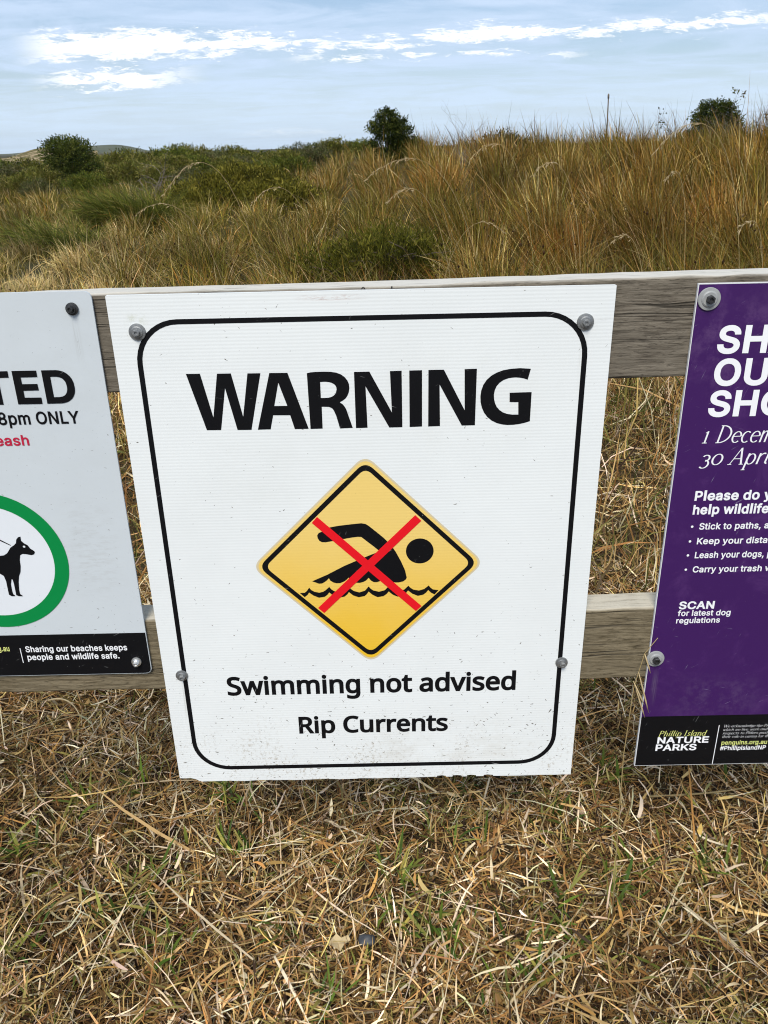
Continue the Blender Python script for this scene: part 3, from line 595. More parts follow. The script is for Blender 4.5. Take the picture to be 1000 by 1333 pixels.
# ------------------------------------------------------------------ lettering (built in font outlines, laid out glyph by glyph)
GL = {}
GLYPHS = {   # letter outlines, capital height 1000: (advance, loops)
 'A': {
  ' ': (0.333, ''),
  'C': (0.811, '826,936 742,976 636,1003 551,1012 428,1007 340,986 263,951 203,909 174,883 135,837 110,798 83,745 61,686 49,640 36,538 40,418 61,305 99,207 152,129 217,69 263,40 329,11 400,-6 463,-13 544,-13 646,-2 717,16 776,38 777,222 618,181 565,174 492,173 435,181 393,195 361,212 333,234 290,288 262,355 244,446 243,541 251,601 279,686 315,742 358,782 389,800 435,817 499,827 537,827 594,820 632,810 745,765'),
  'R': (0.798, '83,999 83,2 281,1 283,378 397,379 619,2 851,0 599,417 591,430 583,431 650,472 694,515 729,572 746,624 753,695 747,765 729,829 694,889 657,925 615,952 576,970 513,988 414,1000|284,560 284,816 404,816 436,812 492,797 524,776 546,734 549,677 538,629 513,595 478,574 436,564 404,560'),
  'S': (0.704, '26,45 95,16 193,-6 274,-13 391,-9 482,12 546,40 598,78 638,122 660,161 674,196 686,270 685,323 677,365 667,397 649,432 608,481 546,528 461,570 334,621 267,660 253,675 241,696 237,749 245,777 267,803 303,820 348,827 391,827 465,817 524,800 609,765 669,925 672,944 584,979 489,1003 401,1012 317,1011 243,996 179,971 123,934 79,886 59,851 48,823 38,781 34,738 38,689 48,640 79,573 126,519 186,477 250,445 387,391 440,362 469,337 476,326 483,305 487,270 476,231 451,202 405,181 348,172 271,173 215,181 123,206 24,244'),
  'a': (0.72, '658,2 657,541 653,580 639,633 621,672 601,700 560,736 504,763 444,778 374,783 321,782 240,767 166,743 84,703 83,696 148,541 236,581 286,598 342,607 391,606 426,595 445,580 459,548 463,499 307,489 229,475 145,444 92,408 73,390 52,362 31,319 17,252 17,210 25,161 41,115 62,80 88,51 134,19 176,1 222,-9 307,-13 363,-6 402,5 441,23 486,56 500,1|462,333 459,277 449,242 434,215 402,188 349,167 289,163 247,174 228,189 218,221 220,256 231,281 250,300 279,314 338,327 437,334'),
  'd': (0.789, '720,1060 525,1059 523,740 456,771 399,782 322,783 255,771 195,745 153,716 110,672 70,608 49,552 39,509 29,418 32,305 49,217 78,147 116,90 167,43 220,13 251,1 301,-9 332,-13 403,-10 473,8 544,48 554,1 722,2|346,605 389,606 420,602 452,592 470,581 492,555 505,527 523,446 523,305 516,266 505,235 492,210 473,191 449,177 406,167 343,167 308,178 287,192 268,214 255,238 240,281 233,319 229,407 236,467 250,517 265,548 287,577 311,594'),
  'e': (0.723, '322,782 244,761 213,747 174,722 120,672 92,633 70,594 43,513 29,414 29,347 35,291 47,238 63,193 85,150 107,119 163,61 230,21 304,-3 375,-13 484,-9 568,8 663,43 669,48 667,235 537,185 470,170 403,167 350,174 308,191 279,214 251,256 237,298 233,319 237,322 699,322 700,326 700,467 689,538 668,601 629,668 575,722 537,747 498,764 420,782 368,785|240,499 261,548 287,580 318,599 357,607 406,605 427,599 452,584 482,545 495,499'),
  'g': (0.789, '720,772 558,772 553,767 544,724 494,755 431,776 371,784 287,779 220,758 177,734 131,694 91,641 60,577 40,507 29,419 29,352 32,306 46,232 67,172 96,119 128,79 167,44 220,13 262,-1 318,-12 375,-13 417,-8 470,6 523,32 525,3 517,-43 493,-85 456,-114 403,-129 318,-128 248,-117 177,-96 82,-52 84,-250 156,-279 251,-301 329,-308 445,-304 523,-287 586,-258 628,-227 672,-173 703,-106 721,-14|343,603 389,605 420,600 445,593 473,576 488,560 505,531 523,461 527,324 520,274 510,239 492,207 469,186 438,172 399,164 336,167 308,178 287,192 254,239 243,267 233,320 229,412 235,465 251,521 267,553 288,577 318,596'),
  'i': (0.331, '70,772 67,5 70,0 260,0 264,5 264,769|126,1023 94,1004 76,984 65,963 58,931 58,899 64,871 85,836 115,813 151,802 200,806 242,831 263,861 275,906 268,959 249,993 214,1019 193,1027 168,1029'),
  'm': (1.199, '1136,1 1137,522 1133,561 1122,614 1101,667 1077,702 1047,731 1001,759 945,777 896,784 832,784 776,773 727,756 688,735 642,699 610,731 582,749 543,767 484,781 413,785 353,777 300,759 244,726 233,772 68,770 69,1 263,1 263,396 271,491 286,540 314,580 346,597 388,605 431,604 462,594 481,579 499,536 504,501 506,1 699,1 700,445 705,487 722,543 745,575 783,597 825,605 867,604 906,590 927,564 939,526 942,487 944,1'),
  'n': (0.793, '729,1 731,512 724,575 713,617 695,660 672,695 639,727 607,748 565,767 501,781 427,785 364,777 300,756 248,724 243,727 233,772 68,770 68,2 263,1 263,396 268,466 275,501 299,558 325,583 371,601 438,605 477,598 501,585 522,557 534,515 536,1'),
  'o': (0.776, '530,12 597,47 651,94 696,157 724,221 742,291 749,358 745,457 724,552 693,619 652,675 600,722 537,757 466,778 399,785 332,782 248,761 202,740 146,699 95,640 60,573 38,499 29,421 32,316 53,224 85,154 126,97 177,51 241,15 308,-6 361,-13 449,-9|420,167 378,165 339,170 311,182 283,202 257,238 250,256 233,323 229,414 236,471 251,520 268,552 290,577 315,592 346,602 403,605 431,601 459,592 484,577 517,538 531,506 542,464 548,365 541,302 527,256 509,221 480,191 459,178'),
  'p': (0.789, '69,-307 263,-307 265,33 322,5 399,-12 469,-12 526,-2 589,24 631,52 675,95 713,155 731,197 745,243 759,334 759,440 741,549 711,627 675,679 624,726 568,759 533,771 477,782 388,782 318,765 279,747 248,724 238,767 233,772 68,770|448,603 491,586 512,566 530,539 544,503 555,458 559,412 555,320 534,246 517,215 494,190 452,168 420,164 374,168 336,182 311,200 293,225 278,260 264,348 264,433 271,486 292,549 325,585 374,603'),
  'r': (0.53, '69,1 263,1 263,406 267,452 278,491 309,543 343,573 378,591 427,598 529,583 533,586 555,744 554,768 462,784 417,785 381,780 343,770 307,753 272,730 248,708 237,772 67,769'),
  's': (0.614, '28,45 84,19 155,-2 243,-13 313,-13 391,-2 450,16 503,44 551,87 568,112 585,147 596,189 599,224 592,291 586,312 565,351 528,391 482,423 243,529 220,548 215,569 222,583 246,599 281,606 338,607 419,592 524,553 596,714 595,719 514,753 465,768 391,782 313,785 236,778 183,764 123,736 73,696 41,647 30,615 23,576 23,541 30,499 55,446 93,404 141,371 222,332 345,282 377,264 402,238 406,217 396,193 369,174 320,163 250,163 204,171 148,187 28,241'),
  't': (0.463, '134,930 85,774 -21,721 -21,602 76,598 76,214 91,133 108,94 134,59 166,30 205,8 247,-5 296,-13 346,-13 427,1 476,23 477,189 473,191 402,170 332,163 300,174 281,196 274,228 274,598 470,601 472,770 275,772 273,929'),
  'u': (0.793, '60,771 59,249 66,193 77,154 101,101 122,73 162,36 201,15 250,-2 296,-10 377,-13 444,-2 493,15 546,46 557,1 725,2 725,770 528,770 528,340 515,259 494,214 462,184 427,170 360,165 321,170 293,184 274,207 260,249 258,770'),
  'v': (0.652, '-60,769 232,1 419,1 711,769 500,769 327,287 319,300 151,769'),
  'w': (1.008, '1049,770 846,770 731,338 597,772 412,770 277,341 164,770 -40,771 171,2 361,3 502,442 507,439 640,3 833,1'),
 },
 'B': {
  ' ': (0.334, ''),
  ':': (0.334, '284,181 251,220 213,242 154,248 109,233 70,201 48,164 41,108 56,60 87,22 129,-2 181,-8 230,7 269,38 293,84 298,132|220,729 157,738 119,729 80,702 51,662 41,624 48,568 73,526 115,494 157,483 216,490 253,512 286,555 298,599 291,655 268,692'),
  'A': (0.854, '329,1000 -36,1 184,1 273,252 576,253 670,1 890,0 526,997|426,693 509,450 343,448'),
  'C': (0.908, '611,993 524,1011 430,1011 353,997 266,962 189,909 133,849 80,766 46,675 28,578 25,463 39,355 73,250 115,174 190,90 266,38 360,2 447,-12 531,-9 614,8 688,39 750,81 810,142 856,219 880,285 897,380 691,380 661,288 618,235 541,197 499,189 444,190 381,207 336,234 293,278 258,341 240,400 232,470 234,557 248,630 265,675 300,731 341,769 378,791 433,808 489,812 538,804 583,788 624,759 654,724 672,689 691,620 898,623 870,748 845,804 811,856 764,907 715,945'),
  'D': (0.894, '61,999 61,2 465,4 584,31 674,77 748,140 797,207 839,297 860,381 868,464 860,621 829,733 784,816 725,886 674,926 618,957 538,985 441,999|270,803 430,803 517,783 563,757 597,726 640,653 654,600 663,531 661,443 647,374 623,315 597,276 556,240 510,216 430,198 270,197'),
  'E': (0.745, '712,0 712,195 269,200 270,406 680,409 678,603 271,604 269,802 709,804 711,997 61,999 61,2'),
  'H': (0.92, '859,0 859,1000 651,997 650,609 270,610 269,997 61,999 61,2 268,1 271,412 650,413 652,1'),
  'I': (0.535, '525,1000 8,997 8,806 163,802 163,200 9,194 10,1 526,1 525,195 372,200 372,802 527,806'),
  'K': (0.831, '888,1 494,558 895,994 625,998 270,614 269,997 61,999 61,2 268,1 269,332 347,410 639,0'),
  'M': (1.119, '1057,999 817,1000 559,336 303,997 61,999 62,1 263,2 266,530 479,0 640,1 848,530 852,2 1057,2'),
  'N': (0.932, '869,1000 663,997 660,383 270,997 61,999 62,1 269,5 270,621 663,1 870,1'),
  'O': (0.95, '510,1011 402,1007 322,987 242,948 172,893 115,825 69,741 39,644 25,536 28,421 46,327 70,257 126,160 196,85 270,36 357,2 447,-12 538,-9 628,13 712,54 771,99 832,170 880,257 908,344 923,438 922,574 904,672 873,759 828,835 761,909 680,964 607,994|479,188 398,201 350,225 314,254 286,288 258,341 240,400 232,470 241,602 258,658 285,710 324,755 353,778 395,798 461,812 517,808 573,791 618,763 646,736 678,689 699,640 718,532 709,396 692,341 664,288 625,242 583,214 527,194'),
  'P': (0.792, '62,1 268,1 270,329 451,331 510,338 573,355 629,383 671,414 731,489 759,555 773,618 774,687 766,754 749,806 717,865 681,908 625,950 556,981 472,998 60,997|269,527 270,804 451,803 500,790 536,764 559,719 567,663 557,604 524,557 489,537 441,526'),
  'R': (0.799, '61,999 61,2 268,1 269,349 409,352 601,1 838,0 626,395 681,437 728,492 755,548 773,618 776,698 766,764 745,823 706,886 674,919 625,953 521,991 430,1000|270,804 455,803 524,779 550,750 567,694 564,635 546,593 510,565 462,551 270,550'),
  'S': (0.795, '481,1007 418,1012 328,1007 247,985 185,955 136,918 94,870 65,818 48,755 46,685 58,626 90,564 132,517 181,483 254,447 505,370 546,344 566,316 569,292 562,260 523,214 453,186 380,182 310,196 260,229 237,271 226,338 17,336 34,212 55,159 90,107 125,71 181,34 247,5 328,-12 429,-16 491,-9 550,5 627,40 685,83 726,132 754,184 771,247 774,313 758,393 729,445 683,495 634,530 561,565 310,643 279,663 257,689 257,745 286,783 348,812 418,816 484,802 528,773 548,741 561,674 764,675 760,738 746,804 723,853 687,901 606,964 540,993'),
  'T': (0.799, '502,0 504,802 787,804 789,997 10,999 10,805 295,802 296,2'),
  'U': (0.921, '859,999 651,997 648,321 624,262 587,222 528,194 465,186 392,195 340,219 297,262 273,321 268,997 61,998 64,297 81,227 108,168 156,105 214,55 287,17 371,-7 430,-14 545,-8 618,10 692,45 751,90 797,143 843,234 860,314'),
  'a': (0.693, '646,2 646,519 633,599 598,669 558,711 517,739 454,764 381,778 308,778 231,763 175,742 120,708 56,637 12,535 203,478 230,533 255,561 297,583 360,589 395,583 426,563 441,533 443,505 182,461 116,433 60,389 24,334 7,261 18,160 52,90 88,51 133,20 231,-12 311,-15 360,-8 444,27 447,1|504,334 457,295 444,292 438,258 424,230 405,208 370,187 325,176 273,177 234,190 213,216 215,258 248,283'),
  'b': (0.756, '48,998 48,1 243,0 250,34 295,7 337,-7 431,-14 504,-1 563,24 618,63 665,115 703,182 731,269 742,349 738,453 721,537 690,610 655,662 619,701 570,737 497,768 438,778 351,775 302,761 250,734 249,997|403,177 347,184 301,213 263,279 248,363 255,460 280,526 326,572 382,587 441,580 491,544 523,485 537,404 533,324 505,244 459,194'),
  'd': (0.756, '708,998 507,997 506,734 443,765 381,778 321,778 259,767 199,744 147,709 104,666 66,610 35,537 17,453 14,352 28,255 53,182 90,115 142,60 199,20 252,-1 325,-14 374,-14 433,-4 509,36 513,0 708,1|353,177 297,194 250,244 223,324 219,418 236,495 271,551 314,580 374,587 412,580 440,566 478,523 504,443 507,345 489,269 462,220 408,184'),
  'e': (0.719, '273,768 200,739 144,700 90,641 55,582 25,492 14,411 14,349 28,255 48,195 80,136 134,74 185,35 255,3 318,-11 405,-14 475,-4 562,31 630,84 678,150 710,241 516,290 490,230 461,198 419,180 353,177 304,191 269,215 243,248 225,300 705,302 706,443 692,530 664,603 636,648 590,699 548,730 489,758 422,775 335,778|228,485 247,526 286,566 328,584 381,587 419,579 450,560 479,523 497,474 492,470'),
  'f': (0.452, '98,0 299,5 299,579 452,586 452,767 303,769 299,802 307,830 328,842 370,842 436,824 489,1001 439,1023 373,1037 303,1037 209,1008 156,970 117,914 100,865 94,769 -35,767 -35,584 96,579'),
  'h': (0.73, '48,999 48,2 247,1 252,489 270,534 302,567 344,584 385,585 424,577 445,564 467,534 478,499 482,1 682,0 682,510 669,590 638,659 606,701 567,734 528,755 476,772 424,779 361,776 302,761 250,735 249,997'),
  'i': (0.297, '48,769 47,1 247,0 250,767|272,896 266,945 244,983 209,1013 167,1026 115,1023 73,1001 40,963 27,921 30,879 47,841 87,805 135,789 177,791 226,815 258,851'),
  'l': (0.337, '51,999 47,174 56,122 75,80 95,53 131,23 169,6 225,-4 271,-4 375,14 339,195 271,187 251,192 249,997'),
  'o': (0.739, '339,778 266,765 199,737 144,699 90,641 55,582 28,506 14,411 14,352 24,272 48,199 84,133 130,78 192,30 252,4 318,-12 394,-14 475,-1 537,25 597,66 646,119 691,196 716,276 726,380 724,432 709,516 684,582 647,645 598,697 537,739 485,761 422,776|360,587 429,576 472,544 504,488 521,408 517,324 489,244 443,195 387,177 321,183 273,215 240,265 219,349 223,439 250,519 297,569'),
  'p': (0.756, '48,-253 247,-253 250,33 312,0 375,-14 441,-14 507,0 563,24 619,63 655,102 690,155 721,228 738,311 742,416 728,510 704,583 666,649 618,702 556,745 493,769 424,779 323,769 250,731 243,769 47,768|396,177 344,185 294,221 259,290 248,364 252,447 281,527 323,570 379,587 438,581 487,548 522,486 537,402 530,311 502,238 455,192'),
  'r': (0.461, '48,1 247,1 249,468 256,510 281,549 333,576 385,580 480,568 479,774 344,777 295,765 246,742 243,769 47,767'),
  's': (0.65, '416,771 301,778 238,768 172,744 126,715 92,683 62,641 45,600 37,551 42,481 60,432 96,384 175,330 245,306 384,273 419,256 429,241 427,216 401,192 360,178 311,175 266,184 233,206 200,291 8,250 32,154 77,81 144,27 210,0 269,-12 353,-14 468,10 530,42 573,77 605,119 629,175 637,220 630,297 605,352 565,398 527,425 471,451 280,501 252,516 240,533 243,554 266,576 304,590 346,592 377,587 407,568 427,540 447,487 637,530 605,624 558,693 492,744'),
  't': (0.405, '70,933 67,771 -35,767 -35,586 68,579 68,203 86,116 114,70 143,41 216,3 276,-7 324,-7 432,17 397,192 289,184 277,189 271,210 271,579 409,583 410,767 272,772 269,933'),
  'u': (0.73, '48,769 47,267 67,163 112,82 180,26 271,-5 375,-5 427,8 483,35 487,0 682,0 682,769 482,769 477,281 464,243 441,213 417,196 372,184 326,186 288,204 266,229 252,267 247,769'),
  'w': (1.01, '1032,767 819,767 709,376 600,767 413,769 302,372 191,767 -22,768 210,1 389,1 504,400 621,1 800,1'),
  'y': (0.693, '33,-230 89,-251 138,-258 228,-251 305,-216 362,-160 411,-66 727,770 511,769 347,319 183,769 -36,768 239,46 215,-24 190,-59 162,-67 74,-55 29,-226'),
 },
 'C': {
  ' ': (0.344, ''),
  '#': (0.807, '730,999 569,999 526,744 364,743 402,998 242,1000 199,746 61,740 35,582 172,579 146,421 8,417 -20,263 -16,258 119,256 81,0 239,2 285,258 446,256 406,1 565,0 609,256 746,259 771,417 636,421 662,579 798,581 803,586 825,740 689,747|499,579 472,419 308,421 335,581'),
  ',': (0.344, '32,-218 181,-215 293,197 94,195'),
  '.': (0.344, '292,97 288,140 271,176 238,209 198,224 152,224 108,206 75,172 57,122 61,79 82,36 116,7 162,-8 205,-4 248,17 275,47'),
  '8': (0.831, '447,1012 350,1008 267,984 192,938 130,864 98,771 100,677 130,598 158,559 196,523 130,469 97,423 72,362 62,304 65,233 79,182 108,128 152,77 195,45 253,16 314,-2 386,-12 482,-9 536,3 594,23 651,56 699,100 732,143 756,197 768,254 767,319 745,398 702,466 634,523 688,581 724,656 733,753 713,835 677,896 608,959 522,998|584,276 566,222 522,181 457,160 393,158 332,170 281,199 255,236 245,297 262,355 303,399 368,427 439,431 515,406 555,372 580,322|281,756 306,803 342,829 400,843 457,839 500,822 534,789 551,738 549,692 526,645 490,615 425,598 378,601 332,619 294,656 277,710'),
  'C': (0.935, '644,987 558,1008 458,1012 368,997 285,965 210,915 148,850 102,778 66,688 44,581 40,462 54,355 84,258 137,164 197,96 267,45 361,5 425,-9 519,-12 608,2 687,31 755,74 806,121 861,200 889,272 906,360 723,360 692,272 637,209 594,185 551,171 454,166 386,186 325,224 281,276 244,351 223,469 227,570 241,638 267,702 299,749 343,790 386,815 479,836 536,833 580,821 633,794 673,756 706,699 723,639 906,639 882,749 861,799 821,860 741,937'),
  'I': (0.551, '527,999 24,998 24,830 183,826 183,173 24,170 25,1 527,2 528,170 368,173 368,826 528,830'),
  'K': (0.856, '885,0 489,561 890,995 652,999 264,577 262,998 78,999 78,2 262,1 262,331 358,430 666,0'),
  'L': (0.721, '78,999 78,2 694,1 695,171 262,173 262,998'),
  'N': (0.96, '881,0 883,998 697,998 695,326 269,998 78,999 78,2 262,1 261,681 691,1'),
  'O': (0.978, '454,1012 368,997 285,965 206,911 148,850 98,771 63,677 44,581 40,462 54,354 83,261 130,175 192,102 260,49 346,9 425,-9 519,-12 608,2 698,37 780,95 831,150 882,233 918,329 936,437 936,563 918,670 882,767 839,839 780,904 705,959 633,990 551,1009|504,836 562,826 619,801 655,775 696,728 727,670 742,624 754,552 754,466 746,398 728,333 702,283 670,240 637,211 583,181 490,163 429,171 371,193 325,224 289,265 255,322 234,387 223,530 231,595 248,659 270,706 312,764 354,797 404,822 450,833'),
  'P': (0.815, '79,1 262,1 264,340 465,341 566,359 659,405 707,450 736,489 764,550 778,607 783,694 775,755 753,819 725,869 683,916 627,957 555,985 469,999 77,998|264,511 264,829 465,827 519,813 562,782 588,737 599,665 585,597 551,548 519,528 465,513'),
  'S': (0.819, '454,1012 325,1005 253,983 185,948 130,900 94,849 73,799 62,742 62,692 79,620 105,573 154,523 210,486 275,457 533,376 576,348 594,322 599,268 573,216 544,192 508,174 433,158 354,162 278,192 237,240 221,316 34,316 41,243 56,189 80,139 117,91 164,51 218,21 282,-2 339,-13 443,-16 508,-8 583,12 648,45 710,96 746,146 771,204 782,261 782,318 764,390 732,444 684,492 573,553 321,630 275,658 249,692 245,738 269,788 325,826 393,840 479,833 537,807 576,759 590,694 771,695 767,753 753,810 732,857 698,901 651,943 587,980 508,1005'),
  'Y': (0.865, '523,0 525,407 894,998 681,1000 433,593 186,1000 -29,999 339,407 340,2'),
  'a': (0.714, '647,1 649,538 634,606 602,667 558,712 511,740 450,761 378,772 296,768 246,758 195,740 134,704 98,671 69,631 36,563 34,544 203,496 226,545 264,581 317,603 371,607 421,596 448,577 465,549 471,498 447,486 274,463 185,443 113,410 70,372 37,319 22,255 29,165 47,118 69,82 109,42 142,21 238,-12 321,-15 368,-8 418,9 472,42 475,1|512,344 477,312 469,258 448,211 432,193 389,164 346,152 282,152 242,164 208,194 202,219 205,251 238,285 289,302 447,325'),
  'b': (0.778, '64,999 64,1 236,-1 240,52 315,4 398,-15 491,-8 570,21 631,64 675,115 715,187 739,269 748,345 746,442 733,517 699,603 661,661 613,708 555,743 491,765 430,773 355,766 294,744 243,708 242,998|380,154 344,164 308,186 267,241 242,330 242,431 260,503 298,564 351,597 426,604 480,586 532,535 564,445 567,345 549,262 514,201 484,174 455,161'),
  'c': (0.726, '514,748 450,766 371,773 306,765 238,744 181,712 127,663 90,614 54,539 33,445 29,348 40,269 65,191 94,137 145,75 202,31 274,-1 353,-15 407,-15 475,-4 535,18 597,57 638,97 666,137 695,201 705,246 536,289 512,223 468,175 410,154 349,154 306,168 272,194 244,230 223,280 212,334 210,395 226,485 266,557 317,594 389,605 453,590 505,546 532,474 703,517 677,600 635,664 583,711'),
  'd': (0.778, '712,1000 537,998 536,709 486,743 428,765 371,773 288,765 224,743 166,708 115,657 79,603 51,535 33,452 29,348 44,248 69,176 101,119 152,60 209,21 285,-8 382,-15 464,4 540,55 543,-1 713,0|364,153 299,172 248,223 219,295 210,399 222,478 240,524 262,557 321,597 385,605 428,597 457,583 505,531 533,449 538,356 523,269 508,234 479,194 436,164'),
  'e': (0.741, '303,765 235,743 174,708 130,668 79,596 51,528 33,445 29,345 40,266 61,198 100,126 152,68 202,31 256,6 328,-11 418,-15 482,-5 561,24 628,72 679,137 712,223 540,266 512,205 475,171 418,153 353,154 299,172 258,205 227,255 213,309 712,311 713,442 701,513 677,585 649,635 604,687 565,718 525,741 450,765 389,773|215,470 233,521 270,568 321,597 392,605 443,593 487,560 512,521 530,463 514,459'),
  'f': (0.465, '116,0 292,1 293,597 452,604 451,762 295,763 294,819 306,851 331,867 381,868 439,851 485,1006 446,1025 403,1035 327,1039 270,1029 216,1007 165,966 129,909 115,851 112,763 -22,758 -21,601 114,597'),
  'g': (0.779, '715,763 543,763 540,707 486,744 425,766 342,772 267,760 213,738 156,699 115,658 72,590 47,525 33,453 33,313 61,206 122,109 199,48 260,22 314,11 382,9 443,19 479,32 538,69 537,1 527,-38 497,-78 453,-101 378,-112 303,-101 253,-70 195,3 52,-78 65,-114 96,-160 138,-201 177,-229 245,-258 310,-272 410,-276 486,-265 543,-248 601,-219 645,-182 688,-121 709,-60 717,19|360,605 425,598 471,573 512,521 537,435 534,321 508,245 468,201 400,176 321,183 270,212 231,270 212,342 212,432 240,525 288,580 324,598'),
  'h': (0.752, '64,999 64,2 241,1 242,446 249,507 268,546 301,580 340,598 398,603 441,593 473,572 496,539 507,500 511,1 687,1 689,482 675,586 645,654 616,693 577,727 530,752 462,770 398,772 340,763 279,738 243,712 242,998'),
  'i': (0.306, '241,763 63,758 65,0 242,5|263,898 263,941 249,977 215,1010 180,1025 129,1025 93,1011 56,973 43,934 46,891 64,855 93,829 129,814 176,814 215,830 249,862'),
  'k': (0.698, '64,999 64,2 241,1 242,277 279,309 523,0 749,1 413,428 726,755 507,762 243,492 242,998'),
  'l': (0.347, '67,999 63,165 74,111 111,47 175,7 233,-4 279,-4 365,11 370,18 338,169 254,164 242,190 242,998'),
  'm': (1.118, '1054,2 1051,557 1037,618 1020,654 990,696 957,726 871,767 814,775 764,773 713,763 663,741 584,677 551,719 519,744 480,763 437,773 376,774 333,766 290,749 240,714 236,763 64,761 65,1 241,1 245,507 257,543 283,576 319,598 351,606 390,604 426,591 449,572 467,536 470,1 646,1 651,514 663,550 682,575 710,595 753,606 792,604 832,590 858,568 872,536 877,1'),
  'n': (0.751, '687,1 685,532 663,618 622,686 555,740 462,770 398,772 340,763 279,738 240,710 236,763 65,762 64,2 241,1 242,446 249,507 268,546 301,580 340,598 398,603 441,593 473,572 496,539 507,500 511,1'),
  'o': (0.761, '353,-15 439,-11 497,3 554,28 606,65 655,119 695,187 723,277 732,341 731,431 716,510 692,578 652,643 586,708 525,743 471,762 389,773 306,765 238,744 181,712 127,663 90,614 61,557 40,488 29,409 33,309 47,241 75,169 112,112 159,62 213,25 274,-1|357,604 436,597 485,567 512,535 530,499 551,409 548,320 515,226 468,176 400,153 335,157 279,187 237,244 212,334 212,424 241,521 266,557 296,583'),
  'p': (0.778, '65,-261 241,-261 243,52 301,10 362,-10 441,-15 512,-3 577,25 627,61 678,120 710,177 736,252 747,328 747,432 732,522 697,608 658,665 616,705 552,745 462,770 376,770 308,752 240,706 236,763 64,761|383,154 340,165 315,180 271,235 242,331 242,432 263,511 295,561 351,597 416,605 480,586 509,564 535,529 563,446 567,346 550,263 511,199 459,162'),
  'r': (0.475, '65,1 241,1 242,467 249,514 284,564 329,590 398,598 477,586 477,770 383,773 337,767 290,751 240,719 236,763 64,761'),
  's': (0.669, '421,766 356,773 288,769 227,755 181,736 134,705 97,668 72,628 57,582 52,535 60,474 83,424 120,381 170,347 220,326 417,274 448,252 457,234 455,205 439,182 399,160 349,150 292,154 241,175 216,205 195,268 26,231 53,133 92,76 159,24 248,-8 363,-15 435,-4 496,17 550,49 587,83 616,126 637,183 641,230 633,291 612,338 571,385 521,418 478,436 281,487 248,505 236,521 234,553 253,582 284,600 331,609 378,607 416,592 451,553 471,504 636,542 608,625 564,688 507,734'),
  't': (0.417, '428,13 396,169 292,160 272,173 265,202 265,596 406,601 407,761 265,765 263,931 87,931 85,765 -22,761 -22,603 85,596 85,194 100,116 144,49 177,25 223,4 284,-7 335,-7'),
  'u': (0.752, '64,761 63,261 81,164 125,82 189,26 279,-6 358,-9 416,2 462,20 512,53 516,0 688,1 688,761 510,759 506,272 489,225 459,188 426,170 383,159 329,163 290,181 263,211 246,254 242,759'),
  'w': (1.04, '-2,762 229,1 389,1 521,457 650,2 812,1 1041,763 855,761 729,309 603,763 437,762 313,311 185,762'),
  'y': (0.714, '49,-241 95,-259 142,-266 232,-259 304,-227 369,-157 409,-78 727,763 535,761 357,266 179,761 -17,761 262,29 237,-43 207,-87 167,-98 88,-86'),
 },
}
